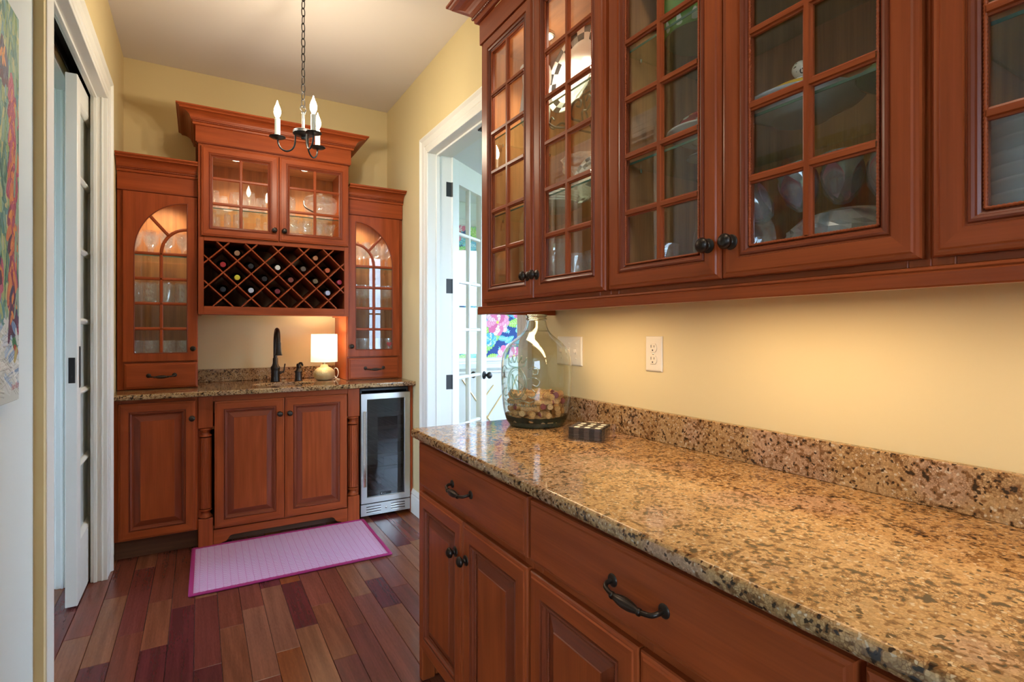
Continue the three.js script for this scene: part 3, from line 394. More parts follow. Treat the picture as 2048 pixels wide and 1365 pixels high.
{
  const t = thing('soap_dispenser', 'short dark bronze soap dispenser beside the gooseneck faucet', 'dispenser', [0.590, CT, -3.91]);
  M('base', lathe([[0, 0], [0.026, 0], [0.027, 0.004], [0.0235, 0.010], [0.022, 0.055], [0.025, 0.062], [0.025, 0.068], [0.016, 0.076], [0.013, 0.09], [0, 0.09]], 24), bronze, t);
  M('pump', join(lathe([[0, 0.12], [0.012, 0.118], [0.0145, 0.11], [0.0145, 0.09], [0.009, 0.086]], 18), tube([[0, 0.108, 0], [0.006, 0.122, 0.014], [0.014, 0.122, 0.034], [0.018, 0.108, 0.048]], 0.007, 14, 8)), bronze, t);
}
{ // lamp: mosaic base, drum shade, cord
  const t = thing('table_lamp', 'small lit table lamp with gold mosaic globe base and white drum shade', 'lamp', [0.752, CT, -3.87]);
  const gold = std({ name: 'gold_mosaic', color: rgb(0.60, 0.46, 0.22), metalness: 0.55, roughness: 0.32, bumpMap: (() => { const c = rng(9), n = 64, a = Array.from({ length: n * n }, () => c()); const tx = dataTex(512, 512, (u, v) => { const x = u * n, y = v * n, e = Math.min(x % 1, 1 - x % 1, y % 1, 1 - y % 1), k = e < 0.14 ? 0 : 0.5 + 0.5 * a[Math.floor(y) * n + Math.floor(x)]; return [k, k, k]; }, false); tx.repeat.set(1.3, 0.5); return tx; })(), bumpScale: 0.004 });
  M('base', lathe([[0, 0], [0.042, 0], [0.060, 0.010], [0.071, 0.028], [0.073, 0.045], [0.068, 0.064], [0.054, 0.080], [0.036, 0.090], [0.026, 0.096], [0.022, 0.110], [0, 0.11]], 40), gold, t);
  M('neck', lathe([[0.012, 0.105], [0.012, 0.15], [0.016, 0.152], [0.016, 0.225], [0.010, 0.23], [0, 0.23]], 18), brass, t);
  const linen = std({ name: 'linen_shade', color: rgb(0.86, 0.76, 0.60), roughness: 1, transmission: 0.45, thickness: 0, side: THREE.DoubleSide, bumpMap: grainBump, bumpScale: 0.0006 });
  M('shade', new THREE.CylinderGeometry(0.086, 0.089, 0.192, 48, 1, true).translate(0, 0.225, 0), linen, t); M('shade_rim', join(new THREE.TorusGeometry(0.086, 0.0015, 6, 48).rotateX(Math.PI / 2).translate(0, 0.321, 0), new THREE.TorusGeometry(0.089, 0.0015, 6, 48).rotateX(Math.PI / 2).translate(0, 0.129, 0), rod([-0.085, 0.3, 0], [0.085, 0.3, 0], 0.0012), rod([0, 0.3, -0.085], [0, 0.3, 0.085], 0.0012)), white, t);
  M('bulb', lathe([[0.009, 0], [0.013, 0.008], [0.024, 0.03], [0.026, 0.045], [0.02, 0.062], [0.008, 0.07], [0, 0.071]], 20).translate(0, 0.232, 0), glow(WARM, 8), t);
  const l = new THREE.PointLight(WARM, LIGHTS.lamp); l.position.set(0, 0.287, 0); l.castShadow = true; l.shadow.radius = 1.2; t.add(l);
  M('cord', tube([[0.05, 0.004, -0.04], [0.085, 0.012, -0.02], [0.098, 0.045, -0.01], [0.094, 0.075, -0.03], [0.085, 0.07, -0.08], [0.092, 0.02, -0.10], [0.098, 0.003, -0.05], [0.10, 0.003, 0.015], [0.09, 0.003, 0.03]], 0.0028, 60, 6), flat('cord_plastic', 0.75, 0.7, 0.6), t);
}
{ // under-counter wine cooler
  const t = thing('wine_cooler', 'under-counter wine cooler with steel framed dark glass door', 'wine cooler', [0.921, 0, FZ]), w = 0.337;
  M('body', join(cbox(0.002, 0.014, 0.03, 0.868, -0.56, -0.03), cbox(w - 0.014, w - 0.002, 0.03, 0.868, -0.56, -0.03), cbox(0.014, w - 0.014, 0.852, 0.868, -0.56, -0.03), cbox(0.014, w - 0.014, 0.03, 0.11, -0.56, -0.045), cbox(0.014, w - 0.014, 0.11, 0.852, -0.56, -0.548)), black, t);
  M('foot', join(...[0.05, w - 0.05].map(x => mv(new THREE.CylinderGeometry(0.016, 0.016, 0.03, 14), x, 0.0155, -0.09))), black, t);
  const d = part('door', t, [0, 0.107, 0]); const fr = mitred(w, 0.731, [[0, -0.028], [0, 0.006], [0.002, 0.008], [0.038, 0.008], [0.040, 0.006], [0.040, -0.028]]); for (const k of 'lrtb') M('door_frame', fr[k], steel, d);
  M('pane', cbox(0.0395, w - 0.0395, 0.0395, 0.731 - 0.0395, -0.010, -0.004, 0.0005), std({ name: 'dark_glass', color: rgb(0.30, 0.31, 0.34), transmission: 1, thickness: 0, roughness: 0, ior: 1.65 }), d);
  M('handle', join(cbox(0.006, 0.026, 0.12, 0.62, 0.034, 0.046, 0.004), cbox(0.010, 0.022, 0.15, 0.17, 0.008, 0.036), cbox(0.010, 0.022, 0.57, 0.59, 0.008, 0.036)), chrome, d);
  const mark = canvasTex(256, 64, (c, W, H) => { c.fillStyle = '#060607'; c.fillRect(0, 0, W, H); c.fillStyle = '#d6d6da'; c.font = 'italic bold 44px serif'; c.fillText('K', 14, 46); c.font = '22px sans-serif'; c.fillText('alamera', 56, 44); }, false);
  M('maker_mark', new THREE.PlaneGeometry(0.075, 0.019).translate(w / 2, 0.052, -0.0035), std({ name: 'maker_print', map: mark, roughness: 0.3 }), d);
  const g = part('grille', t), sh = new THREE.Shape(); sh.moveTo(0, 0.026); sh.lineTo(w, 0.026); sh.lineTo(w, 0.101); sh.lineTo(0, 0.101);
  for (const [a, b] of [[0.036, 0.135], [0.202, 0.301]]) for (const y of [0.043, 0.060, 0.077]) { const p = new THREE.Path(); p.moveTo(a, y); p.lineTo(a, y + 0.008); p.lineTo(b, y + 0.008); p.lineTo(b, y); sh.holes.push(p); }
  M('grille_plate', mv(plate(sh, 0.006, 0), 0, 0, -0.002), steel, g); for (const [a, b] of [[0.036, 0.135], [0.202, 0.301]]) for (const y of [0.043, 0.060, 0.077]) M('louver', cbox(a, b, y - 0.004, y + 0.003, -0.012, 0.002).clone(), chrome, g);
  M('lock', lathe([[0, 0.004], [0.005, 0.004], [0.007, 0.002], [0.0075, 0]], 16).rotateX(Math.PI / 2).translate(w / 2, 0.064, 0.004), chrome, g);
  const wood = flat('cooler_shelf_wood', 0.34, 0.26, 0.20, 0.5);
  for (const y of [0.686, 0.592, 0.499, 0.406, 0.318, 0.160]) { const s = part('rack', t, [0, y, 0]); M('rack_front', cbox(0.018, w - 0.018, -0.011, 0.011, -0.062, -0.044, 0.002), wood, s); M('rack_wires', join(...[0.05, 0.1, 0.15, 0.2, 0.25, 0.29].map(x => rod([x, -0.004, -0.06], [x, -0.004, -0.53], 0.002, 6))), steel, s); }
  M('control_panel', cbox(0.09, w - 0.09, 0.800, 0.812, -0.10, -0.06), black, t); M('indicator', mv(new THREE.SphereGeometry(0.006, 12, 8).scale(1.6, 0.6, 1), w / 2 - 0.005, 0.798, -0.058), glow(rgb(0.25, 0.25, 1), 6), t);
}
// ---------- back wall: tall display cabinets and the wine cabinet between them ----------
const TZ = -3.772;
function tower(name, label, x0, w, mirror) {
  const t = thing(name, label, 'cabinet', [x0, CT + 0.0005, TZ]), D = TZ - BZ - 0.004, Y = y => y - CT, X = x => mirror ? w - x : x, B = (a, b, ...r) => mirror ? board(w - b, w - a, ...r) : board(a, b, ...r);
  carcass(t, w, 0, Y(2.17), D, {}); faceFrame(t, w, 0, Y(2.17), [], [[0.0, 0.012], [Y(1.066), Y(1.08)], [Y(2.055), Y(2.17)]], 0.02);
  M('frame_stile', B(0, 0.036, 0, Y(2.07), -0.0185, 0.001, 'y'), cherry, t);
  M('inner_floor', board(0.019, w - 0.019, Y(1.095), Y(1.108), -D + 0.006, -0.02, 'x'), cherryIn, t);
  M('frieze_board', board(0.001, w - 0.001, Y(2.068), Y(2.172), 0.0005, 0.012, 'x', 0.001), cherry, t); M('frieze_bead', board(0.001, w - 0.001, Y(2.064), Y(2.072), 0.0005, 0.017, 'x', 0.003), cherryDark, t);
  drawerFront(t, mirror ? 0.012 : 0.034, mirror ? w - 0.03 : w - 0.002, Y(0.918), Y(1.066), 0.021);
  // door: a slab with a glazed half arch
  const dx0 = mirror ? 0.004 : 0.029, dx1 = mirror ? w - 0.025 : w - 0.002, dw = dx1 - dx0, d = part('door', t, [dx0, Y(1.076), 0]), h = 0.985;
  const gl = 0.051, gr = 0.316, gb = 0.046, sp = 0.633, ry = 0.309, rx = gr - gl, dX = x => mirror ? dw - x : x;
  const outline = (k, i) => { const p = new k(); p.moveTo(dX(gl + i), gb + i); p.lineTo(dX(gr - i), gb + i); p.lineTo(dX(gr - i), sp + ry - i); for (let a = 1; a <= 20; a++) { const q = Math.PI / 2 + a / 20 * Math.PI / 2; p.lineTo(dX(gr - i + (rx - 2 * i) * Math.cos(q)), sp + (ry - i) * Math.sin(q)); } p.lineTo(dX(gl + i), gb + i); return p; };
  const s = new THREE.Shape(); s.moveTo(0, 0); s.lineTo(dw, 0); s.lineTo(dw, h); s.lineTo(0, h); s.holes.push(outline(THREE.Path, 0));
  M('door_slab', grain(plate(s, 0.016, 0.0025, 2), 'y').translate(0, 0, 0.0025), cherry, d);
  const pts = outline(THREE.Path, 0.001).getPoints(); M('molding', join(...pts.slice(0, -1).map((p, i) => rod([p.x, p.y, 0.0185], [pts[i + 1].x, pts[i + 1].y, 0.0185], 0.0035, 8))), cherryDark, d);
  const bar = (a, b) => { const dx = b[0] - a[0], dy = b[1] - a[1], g = muntV(0, 0, Math.hypot(dx, dy)).clone().rotateZ(Math.atan2(-dx, dy)).translate(a[0], a[1], 0.021); return g; };
  const xm = gl + rx / 2, arcp = []; for (let a = 0; a <= 14; a++) { const q = Math.PI - a / 14 * Math.PI / 2; arcp.push([dX(gr + rx / 2 * Math.cos(q)), sp + 0.153 * Math.sin(q)]); }
  M('muntin', join(bar([dX(xm), gb], [dX(xm), sp]), ...arcp.slice(0, -1).map((p, i) => bar(p, arcp[i + 1]))), cherry, d);
  const q = Math.PI * 0.75; M('muntin', bar([dX(gr + rx / 2 * Math.cos(q)), sp + 0.153 * Math.sin(q)], [dX(gr + rx * Math.cos(q)), sp + ry * Math.sin(q)]), cherry, d);
  const ys = [sp, 0.485, 0.339, 0.191]; for (const y of ys) { M('muntin', mv(muntH(y, Math.min(dX(gl), dX(xm)), Math.max(dX(gl), dX(xm))), 0, 0, 0.021), cherry, d); M('muntin', mv(muntH(y, Math.min(dX(gr), dX(xm)), Math.max(dX(gr), dX(xm))), 0, 0, 0.021), cherry, d); }
  const cell = [gb, ...ys.slice().reverse()]; for (let i = 0; i + 1 < cell.length; i++) for (const [a, b] of [[gl, xm], [xm, gr]]) M('pane', cbox(Math.min(dX(a), dX(b)), Math.max(dX(a), dX(b)), cell[i], cell[i + 1], 0.003, 0.005, 0.0003), pane, d);
  const poly = (P) => { const k = new THREE.Shape(); P.forEach((p, i) => i ? k.lineTo(dX(p[0]), p[1]) : k.moveTo(dX(p[0]), p[1])); return mv(plate(k, 0.002, 0), 0, 0, 0.003); };
  const oa = (f, g, n) => Array.from({ length: n + 1 }, (_, i) => { const a = lerp(f, g, i / n); return [gr + rx * Math.cos(a), sp + ry * Math.sin(a)]; }), ia = (f, g, n) => Array.from({ length: n + 1 }, (_, i) => { const a = lerp(f, g, i / n); return [gr + rx / 2 * Math.cos(a), sp + 0.153 * Math.sin(a)]; });
  M('pane', poly([...ia(Math.PI / 2, Math.PI, 12), [gr, sp]]), pane, d); M('pane', poly([...oa(Math.PI, q, 10), ...ia(q, Math.PI, 8)]), pane, d); M('pane', poly([...oa(q, Math.PI / 2, 10), ...ia(Math.PI / 2, q, 8)]), pane, d);
  knob(d, dX(dw - 0.023), 0.072, 0.021);
  glassShelf(t, 0.022, w - 0.022, Y(1.705), -D + 0.01, -0.035); glassShelf(t, 0.022, w - 0.022, Y(1.418), -D + 0.01, -0.035);
  puck(t, w / 2 + (mirror ? -0.06 : 0.02), Y(2.152), -D / 2 - 0.02, 0.8);
  crown(t, [[0.0, 0.011], [w, 0.011]], Y(2.17), [[0, w, 0.030]]);
  return t;
}
tower('display_cabinet', 'tall narrow cherry display cabinet with half arch glass door, left of the wine rack', LX + 0.006, 0.398, false);
tower('display_cabinet', 'tall narrow cherry display cabinet with half arch glass door, right of the wine rack', 0.881, RX - 0.003 - 0.881, true);
const WZ = -3.70;
{
  const t = thing('wine_cabinet', 'cherry wall cabinet with two six-pane glass doors above a diamond wine rack', 'cabinet', [-0.006, 1.355, WZ]), w = 0.885, D = WZ - BZ - 0.004, Y = y => y - 1.355, H = Y(2.487);
  M('side_panel', board(0, 0.018, 0, H, -D, -0.019, 'y'), cherry, t); M('side_panel', board(w - 0.018, w, 0, H, -D, -0.019, 'y'), cherry, t);
  M('bottom_panel', board(0.018, w - 0.018, 0.008, 0.026, -D, -0.019, 'x'), cherry, t); M('divider_panel', board(0.018, w - 0.018, Y(1.815), Y(1.833), -D, -0.019, 'x'), cherryIn, t); M('top_panel', board(0.018, w - 0.018, Y(2.375), Y(2.393), -D, -0.019, 'x'), cherryIn, t);
  M('back_panel', board(0.018, w - 0.018, Y(1.833), Y(2.375), -D, -D + 0.006, 'y'), cherryIn, t); M('rack_back', board(0.018, w - 0.018, 0.026, Y(1.815), -D, -D + 0.006, 'y'), cherryIn, t);  // rack back in the lighter wood colour, standing in for light reaching it
  for (const [a, b] of [[0, 0.029], [w - 0.029, w]]) M('frame_stile', board(a, b, 0, Y(2.39), -0.019, 0, 'y'), cherry, t);
  for (const [a, b] of [[0, Y(1.405)], [Y(1.80), Y(1.85)], [Y(2.36), Y(2.39)]]) M('frame_rail', board(0.029, w - 0.029, a, b, -0.0191, -0.0001, 'x'), cherry, t);
  M('frame_stile', board(w / 2 - 0.02, w / 2 + 0.02, Y(1.85), Y(2.36), -0.019, 0, 'y'), cherry, t);
  M('frieze_board', board(-0.014, w + 0.014, Y(2.388), Y(2.489), -0.05, 0.012, 'x'), cherry, t); M('frieze_bead', board(-0.008, w + 0.008, Y(2.380), Y(2.388), -0.05, 0.016, 'x', 0.003), cherryDark, t);
  M('cornice_core', board(-0.012, w + 0.012, Y(2.487), Y(2.56), -D, 0.010, 'x'), cherry, t); M('side_frieze', join(board(-0.014, 0, Y(2.38), Y(2.487), -D, -0.05, 'z'), board(w, w + 0.014, Y(2.38), Y(2.487), -D, -0.05, 'z')), cherry, t);
  crown(t, [[-0.014, -D], [-0.014, 0.012], [w + 0.014, 0.012], [w + 0.014, -D]], Y(2.483), [[-0.03, w + 0.03, 0.031]]);
  const rows = [2.025, 2.178].map(Y), d1 = glassDoor(t, 0.015, 0.442, Y(1.827), Y(2.367), 0.021, { rows }), d2 = glassDoor(t, 0.447, 0.884 - 0.004, Y(1.827), Y(2.367), 0.021, { rows });
  knob(d1, 0.402, 0.066, 0); knob(d2, 0.028, 0.066, 0);
  glassShelf(t, 0.022, w - 0.022, Y(2.012), -D + 0.01, -0.04); puck(t, 0.215, Y(2.375), -0.20); puck(t, 0.635, Y(2.375), -0.20);
  // diamond lattice of crossing boards
  const x0 = 0.029, x1 = w - 0.029, y0 = Y(1.405), y1 = Y(1.80), nx = 0.126 + 0.006, ny = Y(1.6125), P = 0.1555, Q = 0.1535, sl = Q / P;
  const clip = (c, s) => { const P0 = []; let a = s > 0 ? (y0 - c) / sl : (c - y1) / sl, b = s > 0 ? (y1 - c) / sl : (c - y0) / sl; a = Math.max(a, x0); b = Math.min(b, x1); return b - a > 0.02 ? [[a, c + s * sl * a], [b, c + s * sl * b]] : null; };
  const z0 = -0.26, z1 = -0.006; for (const s of [1, -1]) for (let k = -8; k <= 12; k++) { const c = ny - s * sl * nx + k * Q, q = clip(c, s); if (!q) continue; const [A, B] = q, L = Math.hypot(B[0] - A[0], B[1] - A[1]), an = Math.atan2(B[1] - A[1], B[0] - A[0]); const g = cbox(0, L, -0.004, 0.004, z0, z1, 0.0012); g.rotateZ(an).translate(A[0], A[1], s > 0 ? 0 : -0.0015); M('lattice_slat', grain(g, 'x'), cherry, t); }
}
// ---------- right wall: base cabinets, counter, glazed wall cabinets ----------
const BX = 0.687, UX = 0.94, RT = -Math.PI / 2;
const baseLabels = ['cherry base cabinet at the far end of the right counter, under the cork bottle', 'cherry base cabinet in the middle of the right counter with large drawer', 'cherry base cabinet nearest the camera, mostly out of frame'];
[[-1.835, 0.768], [-1.067, 0.732], [-0.335, 0.735]].forEach(([z, w], i) => {
  const t = thing('base_cabinet', baseLabels[i], 'cabinet', [BX, 0, z], RT), D = RX - BX - 0.004;
  carcass(t, w, 0.115, 0.868, D); faceFrame(t, w, 0.115, 0.868, [[w / 2 - 0.022 + (i ? 0 : 0.016), w / 2 + 0.022 + (i ? 0 : 0.016)]], [[0.115, 0.15], [0.682, 0.718], [0.845, 0.868]]);
  M('toe_kick', board(0.03, w, 0.0005, 0.115, -0.09, -0.075, 'x'), toeMat, t); if (!i) { M('leg', board(0, 0.032, 0.0005, 0.116, -0.05, 0, 'y', 0.003), cherry, t); M('end_foot', board(0, 0.018, 0.0005, 0.1155, -D, -0.051, 'y'), cherry, t); }
  const a = i ? 0.006 : 0.043, b = i === 0 ? 0.761 : w - 0.005, m = i === 0 ? 0.4055 : (a + b) / 2, k = { roped: i < 2 };
  drawerFront(t, a, b, 0.711, 0.857, 0.020);
  const d1 = panelDoor(t, a, m - 0.0025, 0.139, 0.688, 0.020, k), d2 = panelDoor(t, m + 0.0025, b, 0.139, 0.688, 0.020, k); knob(d1, m - 0.0025 - a - 0.042, 0.447, 0); knob(d2, 0.026, 0.447, 0);
});
{
  const t = thing('counter', 'long polished granite counter along the right wall with low backsplash', 'counter', [0, 0, 0]);
  const s = new THREE.Shape(), x0 = 0.656, x1 = RX - 0.003, z0 = -1.858, z1 = 0.42, r = 0.03; s.moveTo(x1, -z0); s.lineTo(x0 + r, -z0); s.quadraticCurveTo(x0, -z0, x0, -z0 - r); s.lineTo(x0, -z1); s.lineTo(x1, -z1);
  const g = plate(s, 0.031 - 0.022, 0.011, 5, 10); g.rotateX(-Math.PI / 2); M('slab', mv(grain(g, 'z', 1.1, 1.1, false), 0, 0.869 + 0.011, 0), granite, t);
  M('backsplash', grain(cbox(RX - 0.024, RX - 0.002, 0.9, 0.994, -1.856, 0.42, 0.002), 'z', 1.1, 1.1), granite, t);
}
const ROWS = [1.548, 1.691, 1.835, 1.978, 2.121], SH = [1.365, 1.6905, 1.984];
const wallLabels = ['glazed cherry wall cabinet at the far end, lit inside, over the cork bottle', 'middle glazed cherry wall cabinet on the right wall holding a green dotted bowl', 'glazed cherry wall cabinet cut by the right edge of the photo, with stacked bowls'];
[[-1.833, 0.75], [-1.083, 0.7145], [-0.3685, 0.73]].forEach(([z, w], i) => {
  const t = thing('upper_cabinet', wallLabels[i], 'cabinet', [UX, 0, z], RT), D = RX - UX - 0.004, y0 = 1.347, y1 = 2.43;
  carcass(t, w, y0, y1, D, { topY: 2.35 }); faceFrame(t, w, y0, y1, [[w / 2 - 0.02, w / 2 + 0.02]], [[y0, 1.40], [2.30, y1]], i ? 0.03 : 0.045);
  const a = i === 0 ? 0.043 : 0.007, b = i === 0 ? 0.743 : w - 0.007, m = (a + b) / 2, k = { rows: ROWS, roped: true };
  const d1 = glassDoor(t, a, m - 0.0017, 1.359, 2.338, 0.020, k), d2 = glassDoor(t, m + 0.0017, b, 1.359, 2.338, 0.020, k); knob(d1, m - a - 0.030, 0.071, 0); knob(d2, 0.024, 0.071, 0);
  M('frieze_board', board(0.0005, w - 0.0005, 2.352, 2.436, 0.0005, 0.010, 'x', 0.0008), cherry, t);
  for (const y of SH.slice(1)) glassShelf(t, 0.021, w - 0.021, y, -D + 0.008, -0.03);
  if (!i) { puck(t, 0.223, 2.332, -0.145, 0.75); puck(t, 0.573, 2.332, -0.145, 0.75); }
  // strip light under the cabinet, hidden by the light rail: housing, glowing lens and its lamp
  const p = part('strip_light', t, [w / 2, y0, -0.10]); M('housing', cbox(-0.26, 0.26, -0.020, -0.0005, -0.03, 0.03, 0.003), white, p); M('lens', cbox(-0.25, 0.25, -0.0215, -0.019, -0.02, 0.02, 0.0005), glow(WARMER, 1.6), p);
  const l = new THREE.RectAreaLight(WARMER, LIGHTS.under, 0.5, 0.04); l.position.set(0, -0.024, 0); l.rotation.x = -Math.PI / 2; p.add(l);
});
{
  const t = thing('light_rail', 'cherry light rail trim along the bottom of the right wall cabinets', 'molding', [0, 0, 0]);
  M('rail', grain(sweep([[UX - 0.003, -1.835], [UX - 0.003, 0.36]], [[0, 1.3155], [0.012, 1.3155], [0.014, 1.318], [0.014, 1.337], [0.011, 1.339], [0.013, 1.3415], [0.012, 1.345], [0.008, 1.3465], [0, 1.3465]].map(p => [p[0], p[1]]), 1)[0], 'z'), cherry, t);
  M('rail_back', board(UX - 0.003, UX + 0.004, 1.3157, 1.3463, -1.835, 0.36, 'z'), cherry, t); M('end_rail', board(UX + 0.004, RX - 0.005, 1.3175, 1.3463, -1.835, -1.817, 'x'), cherry, t);
}
{
  const t = thing('crown_trim', 'cherry crown molding along the top of the right wall cabinets', 'molding', [0, 0, 0]), x = UX - 0.0105, z = -1.8345;
  sweep([[x, 0.36], [x, z], [RX - 0.004, z]], CROWN, -1).forEach(g => M('crown_molding', mv(g, 0, 2.4365, 0), cherry, t));
  M('rope_bead', rope(0.36 - z + 0.02, 0.0062, 0.011).rotateY(Math.PI / 2).translate(x - 0.0185, 2.456, 0.36), cherryDark, t);
}
// switch plate and outlet on the right wall
{
  const ivory = flat('ivory_plastic', 0.78, 0.70, 0.55, 0.35);
  const t = thing('switch_plate', 'ivory triple toggle switch plate on the wall behind the cork bottle', 'switch', [RX, 1.1735, -1.7235], RT);
  M('plate', join(Object.values(mitred(0.162, 0.115, [[0, 0], [0, 0.003], [0.003, 0.006], [0.006, 0.0065], [0.0575, 0.0065]]))).translate(-0.081, -0.0575, 0.0005), ivory, t);
  for (const x of [-0.046, 0, 0.046]) { M('toggle', join(cbox(x - 0.0055, x + 0.0055, -0.013, 0.013, 0.0065, 0.0085, 0.001), cbox(x - 0.004, x + 0.004, -0.006, 0.007, 0.008, 0.019, 0.0015).rotateX(0)), ivory, t); for (const y of [-0.0245, 0.0245]) M('screw', lathe([[0, 0.0022], [0.0025, 0.002], [0.0035, 0.0005], [0.0036, 0]], 12).rotateX(Math.PI / 2).translate(x, y * 1.2, 0.0065), ivory, t); }
  const o = thing('outlet', 'ivory duplex outlet on the golden wall above the counter', 'outlet', [RX, 1.178, -1.2645], RT);
  M('plate', join(Object.values(mitred(0.072, 0.115, [[0, 0], [0, 0.003], [0.003, 0.006], [0.006, 0.0065], [0.036, 0.0065]]))).translate(-0.036, -0.0575, 0.0005), ivory, o);
  for (const y of [-0.0195, 0.0195]) { const s = new THREE.Shape(); s.absarc(0, 0, 0.0172, -0.95, 0.95); s.absarc(0, 0, 0.0172, Math.PI - 0.95, Math.PI + 0.95); M('receptacle', plate(s, 0.002, 0.0008).rotateZ(0).translate(0, y, 0.0073), ivory, o); M('slot', join(cbox(-0.0078, -0.0055, y + 0.0005, y + 0.0095, 0.0095, 0.0105, 0.0002), cbox(0.0055, 0.0078, y + 0.0015, y + 0.0085, 0.0095, 0.0105, 0.0002), mv(new THREE.CylinderGeometry(0.0026, 0.0026, 0.001, 12).rotateX(Math.PI / 2), 0, y - 0.0075, 0.010)), black, o); }
  M('screw', lathe([[0, 0.0022], [0.0025, 0.002], [0.0035, 0.0005], [0.0036, 0]], 12).rotateX(Math.PI / 2).translate(0, 0, 0.0065), chrome, o);
}
// ---------- chandelier ----------
{
  const hx = 0.4424, hz = -2.7895, hy = 2.229, t = thing('chandelier', 'small black iron chandelier with three lit candle bulbs hanging on a chain', 'chandelier', [hx, hy, hz]);
  M('hub', lathe([[0, -0.030], [0.007, -0.030], [0.010, -0.024], [0.010, -0.014], [0.044, -0.008], [0.0485, -0.004], [0.0485, 0.001], [0.046, 0.003], [0.0475, 0.006], [0.0475, 0.010], [0.040, 0.014], [0.012, 0.016], [0.010, 0.022], [0.0065, 0.026], [0.0065, 0.096], [0.0095, 0.099], [0.0095, 0.104], [0, 0.106]], 36), iron, t);
  M('loop', new THREE.TorusGeometry(0.016, 0.0028, 8, 24).rotateY(0.5).translate(0, 0.121, 0), iron, t);
  const link = join(tube([[0.0085, -0.010, 0], [0.0085, 0.010, 0], [0.005, 0.019, 0], [0, 0.0215, 0], [-0.005, 0.019, 0], [-0.0085, 0.010, 0], [-0.0085, -0.010, 0], [-0.005, -0.019, 0], [0, -0.0215, 0], [0.005, -0.019, 0]], 0.0023, 36, 6, true)); const top = CH - hy - 0.035;
  for (let y = 0.148, k = 0; y < top; y += 0.0375, k++) { const l = M('chain_link', link, iron, t); l.position.y = y; l.rotation.y = (k % 2) * Math.PI / 2 + 0.5 + 0.12 * Math.sin(k * 2.1); }
  M('canopy', lathe([[0.006, -0.035], [0.008, -0.024], [0.03, -0.018], [0.056, -0.008], [0.060, 0], [0, 0]], 32).translate(0, CH - hy - 0.0005, 0), iron, t);
  const F = new THREE.Vector3(Math.sin(30.4 * Math.PI / 180), 0, -Math.cos(30.4 * Math.PI / 180)), Rr = new THREE.Vector3(-F.z, 0, F.x);
  for (const a of [195.5, -46, 75.5]) {
    const q = a * Math.PI / 180, d = Rr.clone().multiplyScalar(Math.cos(q)).addScaledVector(F, Math.sin(q)), at = (r, y) => [d.x * r, y, d.z * r];
    M('arm', tube([at(0.037, -0.006), at(0.037, -0.04), at(0.042, -0.068), at(0.058, -0.088), at(0.078, -0.094), at(0.098, -0.086), at(0.112, -0.066), at(0.117, -0.035)], 0.0042, 30, 8), iron, t);
    const c = at(0.118, 0); M('drip_plate', mv(lathe([[0, -0.040], [0.006, -0.040], [0.012, -0.037], [0.030, -0.034], [0.0375, -0.030], [0.038, -0.0285], [0.030, -0.032], [0.012, -0.034], [0, -0.034]], 28), c[0], 0, c[2]), iron, t);
    M('candle_sleeve', mv(lathe([[0.0125, -0.034], [0.0125, 0.058], [0.010, 0.060], [0, 0.060]], 20), c[0], 0, c[2]), flat('candle', 0.86, 0.82, 0.70, 0.5), t);
    M('bulb', mv(lathe([[0.006, 0.060], [0.0075, 0.066], [0.0135, 0.078], [0.0165, 0.090], [0.0155, 0.104], [0.0115, 0.118], [0.0065, 0.130], [0.0035, 0.140], [0.0015, 0.148], [0, 0.150]], 20), c[0], 0, c[2]), glow(HALO, 30), t);
    const l = new THREE.PointLight(WARM, LIGHTS.bulb); l.position.set(c[0], 0.095, c[2]); l.castShadow = true; l.shadow.radius = 0.6; t.add(l);
  }
}
// ---------- mat ----------
{
  const t = thing('mat', 'pink woven kitchen mat with magenta binding on the floor before the sink', 'mat', [0.4475, 0.0005, -3.232], -0.012), w = 0.958, d = 0.618;
  const tex = dataTex(256, 256, (u, v) => { const x = u * 4, y = v * 16, cx = x % 1, k = Math.abs(cx - 0.5) * 2, s = (y + k * 0.9) % 1, rib = sst(0.88, 0.97, k), on = s < 0.66 ? 1 : 0, e = sst(0, 0.12, s) * (1 - sst(0.55, 0.66, s)); const a = [0.97, 0.90, 0.98], b = [0.80, 0.36, 0.64]; return [0, 1, 2].map(i => lerp(b[i], a[i], clamp(e * on * (1 - 0.35 * rib)))); });
  const bump = dataTex(256, 256, (u, v) => { const x = u * 4, y = v * 16, cx = x % 1, k = Math.abs(cx - 0.5) * 2, s = (y + k * 0.9) % 1, h = Math.sin(Math.min(1, s / 0.58) * Math.PI) * (1 - sst(0.85, 0.97, k)); return [h, h, h]; }, false);
  const g = grain(cbox(-w / 2, w / 2, 0, 0.008, -d / 2, d / 2, 0.003), 'z', 0.137, 0.137, false); M('weave', g, std({ name: 'pink_weave', map: tex, bumpMap: bump, bumpScale: 0.003, roughness: 0.95 }), t);
  const bd = []; const P = [[-w / 2, -d / 2], [w / 2, -d / 2], [w / 2, d / 2], [-w / 2, d / 2]]; for (let i = 0; i < 4; i++) { const a = P[i], b = P[(i + 1) % 4]; bd.push(rod([a[0], 0, a[1]], [b[0], 0, b[1]], 0.0105, 12)); bd.push(mv(new THREE.SphereGeometry(0.0105, 12, 8), a[0], 0, a[1])); } M('binding', join(...bd).scale(1, 0.62, 1).translate(0, 0.0066, 0), std({ name: 'magenta_binding', color: rgb(0.42, 0.022, 0.15), roughness: 0.9, bumpMap: grainBump, bumpScale: 0.001 }), t);
}
